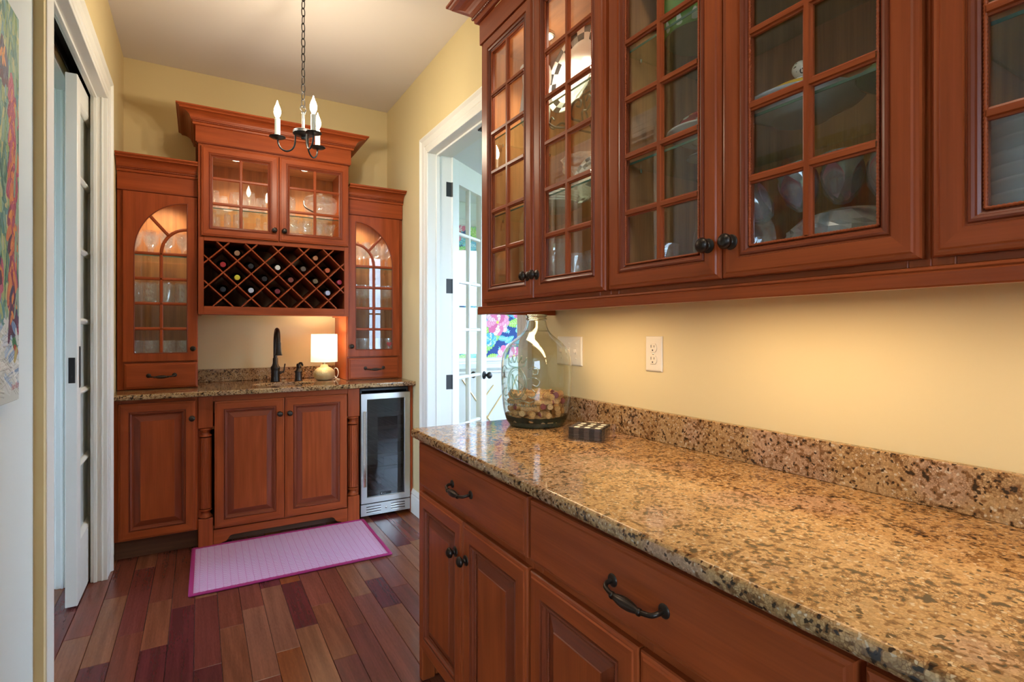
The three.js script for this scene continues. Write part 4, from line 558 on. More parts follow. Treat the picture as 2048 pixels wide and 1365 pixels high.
// ---------- painting on the near left wall ----------
{
  const W = 0.78, H = 1.01, t = thing('painting', 'impasto flower painting on unframed canvas at the left edge, signed in red', 'painting', [-0.4363, 1.07, -1.885], Math.PI / 2);
  const draw = (height) => (c, w, h) => {
    const r = rng(42), P = (a, b) => a + (b - a) * r(); c.fillStyle = height ? '#555' : '#c9cdc4'; c.fillRect(0, 0, w, h);
    const st = (x, y, L, a, lw, col) => { c.save(); c.translate(x, y); c.rotate(a); for (let i = 0; i < 5; i++) { const k = P(-0.5, 0.5); c.strokeStyle = height ? `rgb(${[0, 0, 0].map(() => Math.floor(150 + 100 * Math.sin(i * 2 + k))).join()})` : col; c.globalAlpha = height ? 0.5 : P(0.55, 1); c.lineWidth = lw * P(0.16, 0.34); c.lineCap = 'round'; c.beginPath(); c.moveTo(-L / 2, lw * k * 0.8); c.quadraticCurveTo(0, lw * (k * 0.8 + P(-0.25, 0.25)), L / 2, lw * k * 0.8); c.stroke(); } c.restore(); c.globalAlpha = 1; };
    const pick = (a) => a[Math.floor(P(0, a.length))];
    const greens = ['#6f9f86', '#4d8a86', '#87a86a', '#a9b878', '#3f7a6c', '#5b97a2', '#c8c48a', '#2f6f62', '#8fb6a0'], reds = ['#b5345a', '#c94f6e', '#d9778c', '#8c2440', '#e08a54', '#d65a38', '#a83a5e'], dark = ['#4a2340', '#5e2b48', '#33304f', '#6d2f44', '#2b2f52'];
    for (let i = 0; i < 2600; i++) { const x = P(0, w), y = P(0, h * 0.83); st(x, y, P(40, 120), P(0.9, 2.0), P(16, 40), pick(greens)); }
    for (let i = 0; i < 170; i++) { const x = P(0, w), y = P(h * 0.80, h * 0.97); st(x, y, P(60, 120), P(-0.6, 0.9), P(20, 40), pick(['#7f9fc0', '#c9d3da', '#d9dcd6', '#9db9cf', '#dfe0da', '#d2d6d0', '#e3e4de'])); }
    // petals laid on with a broad knife, in drooping clusters
    const petal = (x, y, L, a, wd, col, shade) => { c.save(); c.translate(x, y); c.rotate(a); for (let i = 0; i < 11; i++) { const k = (i - 5) / 5; c.strokeStyle = height ? `rgb(${[0, 0, 0].map(() => Math.floor(165 + 60 * Math.sin(i * 1.9))).join()})` : (i + shade) % 4 ? col[i % 2] : col[2]; c.globalAlpha = P(0.75, 1); c.lineWidth = wd * P(0.14, 0.24); c.lineCap = 'round'; c.beginPath(); c.moveTo(0, k * wd * 0.16); c.quadraticCurveTo(L * 0.5, k * wd * 0.62, L * P(0.9, 1), k * wd * 0.22); c.stroke(); } c.restore(); c.globalAlpha = 1; };
    const fams = [['#c0506f', '#d98398', '#93304e'], ['#a63a5c', '#cf6a84', '#7b2644'], ['#d8734e', '#e6a060', '#b34a38'], ['#8e2d4e', '#b14a66', '#5e2240'], ['#5a2a4a', '#6d3a58', '#37223f'], ['#37375c', '#4a4a72', '#2a2746']];
    const cluster = (x, y, q, f) => { for (let i = 0; i < 9; i++) petal(x + P(-0.3, 0.3) * q, y + P(-0.5, 0.4) * q, q * P(0.9, 1.4), P(1.0, 2.2), q * P(0.45, 0.75), fams[clamp(f + Math.floor(P(-0.8, 1.2)), 0, 5)], i); for (let i = 0; i < 4; i++) petal(x + P(-0.2, 0.2) * q, y + P(-0.2, 0.3) * q, q * 0.5, P(0.8, 2.4), q * 0.22, ['#e39a48', '#d9512f', '#efc268'], i); };
    for (let k = 0; k < 24; k++) cluster(w * (0.915 + 0.035 * ((k * 7) % 5) / 4), h * (0.19 + 0.0255 * k), P(54, 74), clamp(Math.floor(k / 5.2 + P(-0.9, 0.9)), 0, 5));
    for (let k = 0; k < 42; k++) cluster(P(0, w * 0.86), P(h * 0.06, h * 0.72), P(50, 80), Math.floor(P(0, 6)));
    for (let i = 0; i < 14; i++) { c.globalAlpha = 1; petal(w * P(0.955, 0.995), h * P(0.06, 0.74), P(60, 110), P(1.2, 1.9), P(16, 26), ['#8fb0a0', '#b9c488', '#5d8f86'], i); }
    for (const [u, v, L, a, wd, col] of [[0.93, 0.845, 60, 0.5, 40, ['#2f7f52', '#3f9060', '#256a48']], [0.945, 0.86, 50, 0.5, 26, ['#b8412f', '#c9553a', '#9c3428']], [0.95, 0.90, 56, -1.0, 30, ['#c7a63a', '#7f9fc0', '#d8c25a']], [0.925, 0.80, 60, 0.6, 34, ['#6f95bd', '#8fb0cf', '#5f86b4']], [0.965, 0.815, 60, 1.2, 26, ['#d5d9cf', '#a3bccb', '#e3e4de']]]) petal(w * u, h * v, L, a, wd, col, 1);
    c.fillStyle = height ? '#777' : '#a33040'; c.font = 'italic bold 27px serif'; c.save(); c.translate(w * 0.918, h * 0.972); c.rotate(-0.06); c.scale(0.6, 1); c.fillText('Fose Ohlys', 0, 0); c.restore();
  };
  const tex = canvasTex(1024, 1326, draw(false), false), bt = canvasTex(1024, 1326, draw(true), false); bt.colorSpace = THREE.NoColorSpace; const cv = flat('raw_canvas', 0.5, 0.48, 0.42, 0.9);
  M('canvas', cbox(-W, 0, 0, H, 0.0005, 0.0225, 0.003).rotateY(0), cv, t);
  M('painted_face', new THREE.PlaneGeometry(W - 0.004, H - 0.004).translate(-W / 2, H / 2, 0.0230), std({ name: 'oil_paint', map: tex, bumpMap: bt, bumpScale: 0.004, roughness: 0.5 }), t);
}
// ---------- cork bottle (demijohn) ----------
{
  const bx = 1.098, bz = -1.690, t = thing('demijohn', 'big pale green glass demijohn half filled with wine corks, embossed crest', 'bottle', [bx, 0.9005, bz]);
  const prof = [[0, 0.004], [0.06, 0.002], [0.094, 0.0], [0.104, 0.006], [0.115, 0.025], [0.124, 0.055], [0.130, 0.10], [0.1325, 0.15], [0.1335, 0.20], [0.1325, 0.235], [0.128, 0.262], [0.119, 0.283], [0.106, 0.300], [0.090, 0.315], [0.072, 0.329], [0.056, 0.343], [0.046, 0.357], [0.0405, 0.372], [0.0375, 0.386], [0.0365, 0.392], [0.0392, 0.394], [0.0392, 0.400], [0.0365, 0.402], [0.0365, 0.405], [0.0400, 0.407], [0.0405, 0.4125], [0.037, 0.4145], [0.031, 0.4135]];
  const glass = std({ name: 'demijohn_glass', color: rgb(0.93, 0.98, 0.95), transmission: 1, thickness: 0.004, roughness: 0.0, ior: 1.46 });
  const curve = new THREE.SplineCurve(prof.map(p => new THREE.Vector2(...p))); const pts = curve.getPoints(110).map(p => [p.x, p.y]); const inner = pts.filter(p => p[1] > 0.03 || p[0] < 0.09).map(([x, y], i, a) => [Math.max(0, x - (y > 0.3 ? 0.0035 : 0.0028)), y < 0.03 ? 0.0185 : y]).reverse(); inner[0][1] = 0.4135;
  M('glass_body', lathe([...pts, ...inner.slice(1)], 96), glass, t);
  M('thick_base', lathe([[0, 0.016], [0.07, 0.014], [0.096, 0.010], [0.1035, 0.012], [0.108, 0.020], [0.102, 0.004], [0.094, 0.0015], [0, 0.0035]], 64), std({ name: 'bottle_base_glass', color: rgb(0.16, 0.27, 0.22), transmission: 0.75, thickness: 0, roughness: 0.05, ior: 1.5 }), t);
  M('neck_ring', join(new THREE.TorusGeometry(0.0375, 0.003, 10, 48).rotateX(Math.PI / 2).translate(0, 0.397, 0), new THREE.TorusGeometry(0.0375, 0.0035, 10, 48).rotateX(Math.PI / 2).translate(0, 0.410, 0), new THREE.TorusGeometry(0.0475, 0.0012, 8, 48).rotateX(Math.PI / 2).translate(0, 0.353, 0)), glass, t);
  // raised crest facing the room: oval, monogram, crown, scrolls, wreath of dots
  const rAt = y => { for (let i = 0; i + 1 < prof.length; i++) if (y >= prof[i][1] && y <= prof[i + 1][1] && prof[i + 1][1] > prof[i][1]) return lerp(prof[i][0], prof[i + 1][0], (y - prof[i][1]) / (prof[i + 1][1] - prof[i][1])); return 0.133; };
  const face = Math.atan2(-0.93, 0.42), on = (u, v) => { const y = 0.165 + v, r = rAt(y) + 0.0005, a = face + u / 0.1335; return [r * Math.sin(a), y, r * Math.cos(a)]; };   // u along the girth, v up
  const em = [], line = (P, r, closed) => em.push(tube(P.map(p => on(...p)), r, Math.max(12, P.length * 5), 6, closed)), oval = (a, b, r, cx = 0, cy = 0) => line(Array.from({ length: 28 }, (_, i) => [cx + a * Math.cos(i / 28 * 6.283), cy + b * Math.sin(i / 28 * 6.283)]), r, true);
  oval(0.040, 0.056, 0.0028); oval(0.033, 0.048, 0.0018);
  line([[-0.017, -0.030], [-0.017, 0.032]], 0.0028); line([[-0.017, 0.032], [0.010, -0.036]], 0.003); line([[0.010, -0.036], [0.010, 0.012]], 0.0024); line([[0.022, 0.022], [0.012, 0.032], [0.000, 0.024], [0.004, 0.010], [0.020, 0.000], [0.024, -0.012], [0.014, -0.022]], 0.0026);
  line([[-0.034, 0.064], [-0.024, 0.060], [0, 0.058], [0.024, 0.060], [0.034, 0.064]], 0.0028); line([[-0.036, 0.064], [-0.040, 0.086], [-0.024, 0.072], [-0.020, 0.092], [-0.008, 0.073], [0, 0.096], [0.008, 0.073], [0.020, 0.092], [0.024, 0.072], [0.040, 0.086], [0.036, 0.064]], 0.0026);
  for (const x of [-0.040, -0.020, 0, 0.020, 0.040]) em.push(mv(new THREE.SphereGeometry(0.0042, 8, 6), ...on(x, x === 0 ? 0.099 : Math.abs(x) < 0.03 ? 0.095 : 0.089)));
  for (const s of [-1, 1]) { line([[s * 0.046, 0.05], [s * 0.066, 0.060], [s * 0.082, 0.050], [s * 0.078, 0.034], [s * 0.064, 0.036], [s * 0.066, 0.046]], 0.0022); line([[s * 0.048, 0.018], [s * 0.070, 0.022], [s * 0.088, 0.008], [s * 0.078, -0.008], [s * 0.062, -0.002]], 0.0022); line([[s * 0.047, -0.02], [s * 0.064, -0.022], [s * 0.074, -0.038], [s * 0.060, -0.050], [s * 0.046, -0.044]], 0.0022); line([[s * 0.01, -0.064], [s * 0.03, -0.062], [s * 0.05, -0.068], [s * 0.07, -0.060]], 0.0022); }
  for (let k = -7; k <= 7; k++) line([[k * 0.0105 - 0.003, -0.082], [k * 0.0105, -0.074], [k * 0.0105 + 0.003, -0.084]], 0.0017);
  M('embossed_crest', join(...em), std({ name: 'raised_glass', color: rgb(0.72, 0.82, 0.76), transmission: 0.9, thickness: 0, roughness: 0.0, ior: 1.9 }), t);
  // corks, heaped in the bottle
  const corkTex = (() => { const f = lattice(64, 64, 51), g = lattice(20, 20, 52); return dataTex(128, 128, (u, v) => { const a = f(u * 64, v * 64), b = g(u * 20, v * 20), k = a > 0.80 ? 0.62 : 1; return [0.98 * k * (0.85 + 0.2 * b), 0.90 * k * (0.82 + 0.2 * b), 0.78 * k * (0.80 + 0.2 * b)]; }); })();
  const corkMats = [[0.88, 0.70, 0.44], [0.82, 0.60, 0.34], [0.92, 0.78, 0.56], [0.70, 0.44, 0.25]].map((c, i) => std({ name: 'cork_' + i, color: rgb(...c), map: corkTex, roughness: 0.85 })), wine = flat('wine_stained_cork', 0.28, 0.07, 0.08, 0.8);
  const cg = grain(lathe([[0, -0.0215], [0.0100, -0.0215], [0.0112, -0.0205], [0.0112, 0.0205], [0.0100, 0.0215], [0, 0.0215]], 16), 'y', 0.05, 0.05), stain = lathe([[0, 0.0218], [0.0101, 0.0218], [0.01125, 0.0205], [0.01125, 0.017]], 16);
  const r = rng(8), mk = i => { const o = thing('cork', 'used wine cork heaped with the others inside the big glass demijohn', 'cork', [0, 0, 0], 0, 'wine corks in the demijohn'); M('cork_body', cg, corkMats[i % 4], o); if (i % 3 === 0) M('stained_end', stain, wine, o); return o; };
  const kinds = Array.from({ length: 6 }, (_, i) => mk(i)); let used = 0; const q = new THREE.Quaternion(), e = new THREE.Euler();
  const placeCork = (x, y, z, a, tilt, roll) => { const k = used % 6, o = used < 6 ? kinds[k] : copyOf(kinds[k], [0, 0, 0], 0); used++; o.position.set(bx + x, 0.9005 + y, bz + z); o.rotation.set(0, 0, 0); e.set(Math.PI / 2 + tilt, 0, roll, 'XYZ'); o.quaternion.setFromEuler(new THREE.Euler(0, a, 0)).multiply(q.setFromEuler(e)); };
  for (let L = 0; L < 5; L++) { const y = 0.0315 + L * 0.0205, rad = rAt(y) - 0.016, ang = L * 1.05 + 0.35, ca = Math.cos(ang), sa = Math.sin(ang); for (let i = -4; i <= 4; i++) { const v = i * 0.0262 + (L % 2) * 0.008; if (Math.abs(v) > rad - 0.008) continue; const half = Math.sqrt(rad * rad - v * v), n = Math.floor(half * 2 / 0.0485); for (let k = 0; k < n; k++) { const u = (k - (n - 1) / 2) * 0.0485 * (half * 2 / (n * 0.0485)) * 0.94 + (r() - 0.5) * 0.004; placeCork(u * sa + v * ca, y + (r() - 0.5) * 0.008 + (L === 4 ? (r() - 0.6) * 0.012 : 0), u * ca - v * sa, ang + (r() - 0.5) * 0.9, (r() - 0.5) * 0.7, r() * 6); } } }
}
// ---------- acrylic tray with checked coasters ----------
{
  const cx = 1.105, cz = -1.381, turn = Math.atan2(0.081, 0.117) - Math.PI / 2;
  const ac = std({ name: 'acrylic', color: rgb(0.97, 0.96, 0.97), transmission: 1, thickness: 0, roughness: 0.02, ior: 1.5 }), t = thing('acrylic_tray', 'clear square acrylic tray holding checked coasters on the right counter', 'tray', [cx, 0.9005, cz], turn), w = 0.071, d = 0.066, h = 0.043;
  M('tray_floor', cbox(-w + 0.0042, w - 0.0042, 0, 0.004, -d + 0.0042, d - 0.0042, 0.0005), ac, t); M('tray_wall', cbox(-w, w, 0, h, d - 0.004, d, 0.0008), ac, t); M('tray_wall', cbox(-w, w, 0, h, -d, -d + 0.004, 0.0008), ac, t); M('tray_wall', cbox(-w, -w + 0.004, 0, h, -d + 0.0041, d - 0.0041, 0.0008), ac, t); M('tray_wall', cbox(w - 0.004, w, 0, h, -d + 0.0041, d - 0.0041, 0.0008), ac, t);
  const tex = dataTex(160, 160, (u, v) => { const a = Math.floor(u * 6.4) % 2, b = Math.floor(v * 6.4) % 2, k = a + b; return k === 0 ? [0.05, 0.045, 0.045] : k === 1 ? [0.30, 0.27, 0.25] : [0.93, 0.90, 0.85]; });
  const mat = std({ name: 'buffalo_check', map: tex, roughness: 0.6 }), g = clean(cbox(-0.055, 0.055, 0, 0.0042, -0.052, 0.052, 0.0008)), p = g.attributes.position, uv = g.attributes.uv; for (let i = 0; i < p.count; i++) uv.setXY(i, (p.getX(i) + 0.055) / 0.11, (p.getZ(i) + 0.055) / 0.11);
  const first = M('coaster', g, mat); tag(first, 'black and white checked coaster, topmost of the stack in the acrylic tray', 'coaster', 'checked coasters in the tray'); first.position.set(cx, 0.9005 + 0.0046 + 7 * 0.0047, cz); first.rotation.y = turn;
  for (let k = 0; k < 7; k++) copyOf(first, [cx + R(-0.0012, 0.0012), 0.9005 + 0.0046 + k * 0.0047, cz + R(-0.0012, 0.0012)], turn + R(-0.012, 0.012), 'black and white checked coaster lower in the stack in the acrylic tray', 'checked coasters in the tray');
}
// ---------- sideboard in the right room ----------
{
  const t = thing('sideboard', 'white sideboard with brass lattice front seen through the right doorway', 'sideboard', [2.3, 0, -5.52]), w = 0.85, h = 0.80, z = 0.34;
  M('body', cbox(-w, w, 0.10, h, 0, z, 0.004), white, t); M('top', cbox(-w - 0.02, w + 0.02, h, h + 0.025, -0.01, z + 0.02, 0.004), white, t); for (const x of [-w + 0.04, w - 0.04]) for (const q of [0.05, z - 0.05]) M('leg', rod([x, 0.0005, q], [x, 0.10, q], 0.018), brass, t);
  for (const s of [-1, 1]) { for (const [a, b] of [[[0.425, 0.31], [0.75, 0.74]], [[0.425, 0.31], [0.56, 0.13]], [[0.405, 0.55], [0.50, 0.66]], [[0.12, 0.74], [0.425, 0.31]], [[0.28, 0.13], [0.425, 0.31]]]) M('brass_rod', rod([s * a[0], a[1], z + 0.004], [s * b[0], b[1], z + 0.004], 0.0075, 8), brass, t); }
}
// ---------- glassware makers ----------
const flatNormals = g => { const q = g.toNonIndexed(); q.computeVertexNormals(); return clean(q); };
function cut(prof, seg, amp, twist = 0) { // lathed crystal whose wall is cut into facets
  const g = lathe(prof, seg), p = g.attributes.position; for (let i = 0; i < p.count; i++) { const x = p.getX(i), y = p.getY(i), z = p.getZ(i), a = Math.atan2(z, x), r = Math.hypot(x, z); if (r < 0.004) continue; const k = 1 + amp * Math.cos(a * seg / 2 + twist * y) * Math.sin(y * 160); p.setX(i, x * k); p.setZ(i, z * k); } return flatNormals(g);
}
const steps = (a, b, n) => Array.from({ length: n + 1 }, (_, i) => [lerp(a[0], b[0], i / n), lerp(a[1], b[1], i / n)]);
const GL = {
  goblet: cut([[0, 0.002], [0.030, 0.001], [0.031, 0.003], [0.006, 0.012], [0.0045, 0.03], [0.007, 0.045], [0.0045, 0.058], [0.016, 0.070], ...steps([0.028, 0.082], [0.037, 0.150], 7), [0.035, 0.150], ...steps([0.034, 0.14], [0.02, 0.078], 3), [0, 0.072]], 20, 0.05),
  tumbler: cut([[0, 0.002], [0.029, 0.001], ...steps([0.031, 0.006], [0.037, 0.128], 9), [0.0355, 0.128], ...steps([0.0345, 0.12], [0.029, 0.016], 3), [0, 0.014]], 20, 0.035),
  short: cut([[0, 0.002], [0.034, 0.001], ...steps([0.037, 0.006], [0.040, 0.086], 7), [0.0385, 0.086], ...steps([0.0375, 0.08], [0.034, 0.014], 3), [0, 0.012]], 24, 0.04),
  wine: clean(lathe([[0, 0.002], [0.032, 0.001], [0.032, 0.003], [0.008, 0.009], [0.0042, 0.02], [0.004, 0.072], [0.008, 0.080], [0.026, 0.098], [0.035, 0.120], [0.0365, 0.140], [0.033, 0.172], [0.0305, 0.190], [0.0295, 0.190], [0.032, 0.170], [0.0355, 0.140], [0.034, 0.121], [0.025, 0.100], [0, 0.084]], 28)),
  mug: clean(lathe([[0, 0.002], [0.036, 0.001], [0.039, 0.006], [0.040, 0.092], [0.039, 0.093], [0.0375, 0.09], [0.036, 0.012], [0, 0.010]], 28)),
  decanter: cut([[0, 0.002], [0.040, 0.001], ...steps([0.046, 0.01], [0.048, 0.06], 5), [0.040, 0.085], [0.02, 0.105], [0.014, 0.125], [0.016, 0.150], [0.020, 0.155], [0.014, 0.157], [0.016, 0.165], [0.012, 0.18], [0, 0.184]], 18, 0.05),
  jar: clean(lathe([[0, 0.002], [0.034, 0.001], [0.037, 0.006], [0.037, 0.095], [0.033, 0.108], [0.034, 0.112], [0.034, 0.122], [0.032, 0.122], [0.031, 0.110], [0.035, 0.094], [0.035, 0.010], [0, 0.008]], 28)),
  bowl: cut([[0, 0.002], [0.050, 0.001], [0.055, 0.008], ...steps([0.075, 0.015], [0.105, 0.075], 8), ...steps([0.106, 0.08], [0.108, 0.15], 7), [0.104, 0.15], ...steps([0.102, 0.08], [0.06, 0.02], 4), [0, 0.014]], 28, 0.035),
  flute: clean(lathe([[0, 0.002], [0.026, 0.001], [0.026, 0.003], [0.006, 0.008], [0.004, 0.02], [0.004, 0.05], [0.010, 0.062], [0.020, 0.090], [0.021, 0.13], [0.018, 0.165], [0.017, 0.165], [0.02, 0.13], [0.019, 0.09], [0, 0.06]], 24)),
};
// one of each kind, then copies in rows: things that share a shelf share a group and a label
const master = {};
function glassRow(kind, name, label, category, group, spots, upside = false) {
  for (const [x, y, z, s = 1, a = 0] of spots) {
    let o; if (!master[kind + name]) { o = master[kind + name] = tag(M(name, GL[kind], crystal), label, category, group); } else { o = copyOf(master[kind + name], [0, 0, 0], 0, label, group); }
    o.position.set(x, y + 0.0006 + (upside ? s * 0.19 : 0), z); o.rotation.set(upside ? Math.PI : 0, a + x * 40, 0); o.scale.setScalar(s);
  }
}
const grid = (xs, zs, y, s, j = 0.004) => zs.flatMap((z, k) => xs.map(x => [x + (k % 2) * 0.012 + R(-j, j), y, z + R(-j, j), s, 0]));
glassRow('goblet', 'goblet', 'cut crystal goblet crowded on the top shelf of the left arch cabinet', 'glass', 'goblets on the left cabinet top shelf', grid([-0.345, -0.26, -0.175, -0.09], [-3.86, -3.945, -4.03], 1.7055, 1.0));
glassRow('tumbler', 'tumbler', 'cut glass tumbler on the middle shelf of the left arch cabinet', 'glass', 'tumblers on the left cabinet middle shelf', grid([-0.345, -0.26, -0.175, -0.09], [-3.86, -3.945, -4.03], 1.4185, 1.0));
glassRow('short', 'tumbler', 'short cut glass tumbler on the bottom shelf of the left arch cabinet', 'glass', 'short tumblers on the left cabinet bottom shelf', grid([-0.345, -0.256, -0.167, -0.078], [-3.86, -3.95, -4.04], 1.109, 1.0, 0.002));
glassRow('wine', 'wine_glass', 'clear stemmed wine glass on the top shelf of the right arch cabinet', 'glass', 'wine glasses on the right cabinet top shelf', grid([0.955, 1.035, 1.115, 1.195], [-3.86, -3.945, -4.03], 1.7055, 1.0));
glassRow('goblet', 'goblet', 'cut crystal goblet on the middle shelf of the right arch cabinet', 'glass', 'goblets on the right cabinet middle shelf', grid([0.955, 1.035, 1.115, 1.195], [-3.86, -3.945, -4.03], 1.4185, 1.12));
glassRow('mug', 'mug', 'plain clear glass mug on the bottom shelf of the right arch cabinet', 'mug', 'glass mugs on the right cabinet bottom shelf', [[0.945, 1.109, -3.86], [1.035, 1.109, -3.87], [1.12, 1.109, -3.86], [0.95, 1.109, -3.97], [1.05, 1.109, -3.98], [1.15, 1.109, -3.97]]);
{ const t = thing('mug', 'clear glass mug with a small red heart, bottom shelf of the right arch cabinet', 'mug', [1.205, 1.1096, -3.855]); M('mug_body', GL.mug, crystal, t); const s = new THREE.Shape(); s.moveTo(0, -0.018); s.bezierCurveTo(-0.03, 0.002, -0.016, 0.026, 0, 0.010); s.bezierCurveTo(0.016, 0.026, 0.03, 0.002, 0, -0.018); M('heart', plate(s, 0.002, 0.0005).translate(0, 0.05, 0.040).rotateY(-0.2), flat('heart_red', 0.55, 0.03, 0.04), t); M('handle', tube([[0.038, 0.075, 0], [0.062, 0.07, 0], [0.066, 0.045, 0], [0.056, 0.025, 0], [0.038, 0.022, 0]], 0.005, 20, 8), crystal, t); }
// wine cabinet
glassRow('jar', 'jar', 'clear glass jar tumbler on the upper shelf behind the left wine cabinet door', 'glass', 'jars in the left half of the wine cabinet', [[0.075, 2.0125, -3.84], [0.20, 2.0125, -3.83], [0.275, 2.0125, -3.83, 1.1], [0.13, 2.0125, -3.98], [0.35, 2.0125, -3.86, 0.9], [0.25, 2.0125, -4.0]]);
glassRow('flute', 'flute_glass', 'clear narrow stem glass on the lower shelf behind the left wine cabinet door', 'glass', 'stem glasses in the left half of the wine cabinet', [[0.075, 1.8335, -3.83], [0.155, 1.8335, -3.86], [0.205, 1.8335, -3.82], [0.10, 1.8335, -3.97], [0.24, 1.8335, -3.98]]);
glassRow('decanter', 'decanter', 'round cut glass decanter on the lower shelf by the middle of the wine cabinet', 'decanter', 'decanters in the wine cabinet', [[0.33, 1.8335, -3.83, 0.86], [0.385, 1.8335, -3.95, 0.86]]);
glassRow('goblet', 'goblet', 'heavy stemmed crystal goblet on the lower shelf behind the right wine cabinet door', 'glass', 'goblets in the right half of the wine cabinet', [[0.53, 1.8335, -3.81, 1.08], [0.615, 1.8335, -3.82, 1.08], [0.70, 1.8335, -3.82, 1.08], [0.775, 1.8335, -3.82, 1.08], [0.57, 1.8335, -3.94, 1.08], [0.66, 1.8335, -3.94, 1.08], [0.75, 1.8335, -3.94, 1.08]]);
{ const t = thing('ice_bucket', 'cut crystal ice bucket with lid and dark bail handle behind the right wine cabinet door', 'ice bucket', [0.725, 2.0131, -3.86]); M('bucket', GL.bowl, crystal, t); M('lid', cut([[0.106, 0.152], [0.09, 0.165], [0.05, 0.174], [0.012, 0.178], [0.010, 0.186], [0.018, 0.196], [0.014, 0.206], [0, 0.208]], 24, 0.02), crystal, t); M('bail_handle', tube([[-0.112, 0.125, 0.01], [-0.112, 0.075, 0.075], [-0.06, 0.035, 0.115], [0, 0.02, 0.122], [0.06, 0.022, 0.112]], 0.0055, 30, 8), flat('dark_horn', 0.09, 0.05, 0.03), t); }
{ const t = tag(M('jar', GL.jar.clone().scale(1.1, 1.1, 1.1), crystal), 'clear glass jar at the left end of the upper shelf, right wine cabinet door', 'glass'); t.position.set(0.52, 2.0131, -3.84); }
// ---------- wine bottles in the rack ----------
{
  const body = lathe([[0, -0.16], [0.030, -0.16], [0.0365, -0.154], [0.0365, 0.02], [0.034, 0.045], [0.024, 0.072], [0.0155, 0.092], [0.0142, 0.10], [0.0142, 0.148], [0, 0.148]], 24).rotateX(Math.PI / 2), foil = lathe([[0.0143, 0.088], [0.0158, 0.094], [0.0150, 0.102], [0.0150, 0.136], [0.0165, 0.138], [0.0165, 0.147], [0.0152, 0.149], [0.013, 0.1492], [0.0122, 0.1482], [0, 0.1484]], 20).rotateX(Math.PI / 2), lab = lathe([[0.0369, -0.10], [0.0369, -0.01]], 24).rotateX(Math.PI / 2);
  const glassM = std({ name: 'dark_bottle_glass', color: rgb(0.012, 0.016, 0.012), roughness: 0.06, ior: 1.52 }), paper = flat('label_paper', 0.55, 0.50, 0.42, 0.7);
  const caps = [[1, 1, 'tan cork', [0.36, 0.20, 0.11], 'first of the top row'], [0, 0, 'bright red', [0.35, 0.01, 0.015], 'far left, second row'], [2, 0, 'glossy black', [0.015, 0.014, 0.015], 'right of the red-capped one at far left'], [1, -1, 'yellow', [0.62, 0.55, 0.04], 'left part of the rack'], [0, -2, 'black', [0.01, 0.012, 0.02], 'bottom row at far left'], [2, -2, 'pale blue-white', [0.55, 0.56, 0.66], 'bottom row under the yellow-capped one'], [4, 0, 'white', [0.74, 0.72, 0.68], 'middle of the rack'], [3, -1, 'large dark', [0.02, 0.02, 0.022], 'between the yellow-capped and brown-capped ones'], [4, -2, 'wine red', [0.20, 0.02, 0.03], 'bottom row in the middle'], [5, -1, 'brown red', [0.22, 0.05, 0.03], 'right of the middle, third row'], [6, 0, 'dull grey', [0.12, 0.09, 0.07], 'second row right of the white-capped one'], [7, 1, 'terracotta', [0.38, 0.15, 0.06], 'top row at the right'], [8, 0, 'orange', [0.48, 0.09, 0.02], 'second row at the right'], [7, -1, 'olive brown', [0.16, 0.11, 0.05], 'third row below the orange-capped one'], [9, -1, 'crimson', [0.36, 0.01, 0.03], 'far right of the rack'], [8, -2, 'silver blue', [0.42, 0.43, 0.55], 'bottom row at the right']];
  for (const [i, j, nm, c, where] of caps) { const t = thing('wine_bottle', `dark wine bottle with ${nm} cap, ${where}`, 'wine bottle', [0.126 + i * 0.15555 / 2, 1.6125 + j * 0.1535 / 2 + 0.0575, -3.885 + R(-0.008, 0.012)], 0, 'wine bottles in the diamond rack'); t.rotation.x = 0.035; M('bottle_glass', body, glassM, t); M('cap', foil, flat('cap_' + nm.replace(/\W/g, '_'), ...c, 0.35), t); M('label', lab, paper, t); }
  const low = thing('wine_bottle', 'dark wine bottle lying at the bottom of the wine cooler', 'wine bottle', [1.06, 0.2095, -3.80]); M('bottle_glass', body, glassM, low); M('cap', foil, flat('cap_grey', 0.4, 0.4, 0.42), low); low.rotation.y = 0.12;
  const lo2 = thing('wine_bottle', 'dark wine bottle on the third rack of the wine cooler', 'wine bottle', [0.985, 0.5475, -3.80]); M('bottle_glass', body, glassM, lo2); M('cap', foil, flat('cap_pale', 0.45, 0.44, 0.42), lo2);
}
// ---------- unseen ceiling lights, out of view, placed to light cabinets and door edges ----------
for (const [x, z, where, k] of [[0.42, -0.5, 'above the aisle beside the wall cabinets', 0.8], [0.35, 1.2, 'between the other two', 1], [-1.2, 2.4, 'nearest the rear window', 0.6]]) { const t = thing('unseen_ceiling_light', `round unseen ceiling light out of view, ${where}`, 'ceiling light', [x, CH, z]); M('trim_ring', lathe([[0.062, -0.001], [0.088, -0.001], [0.086, -0.006], [0.070, -0.008], [0.062, -0.004]], 32), white, t); M('lens', new THREE.CylinderGeometry(0.062, 0.062, 0.003, 28).translate(0, -0.0035, 0), glow(WARM, 8), t); const s = new THREE.SpotLight(WARM, LIGHTS.unseenCeiling * k, 0, 1.25, 0.5, 2); s.position.set(0, -0.012, 0); s.target.position.set(0, -1, 0); s.castShadow = true; s.shadow.radius = 3; t.add(s, s.target); }
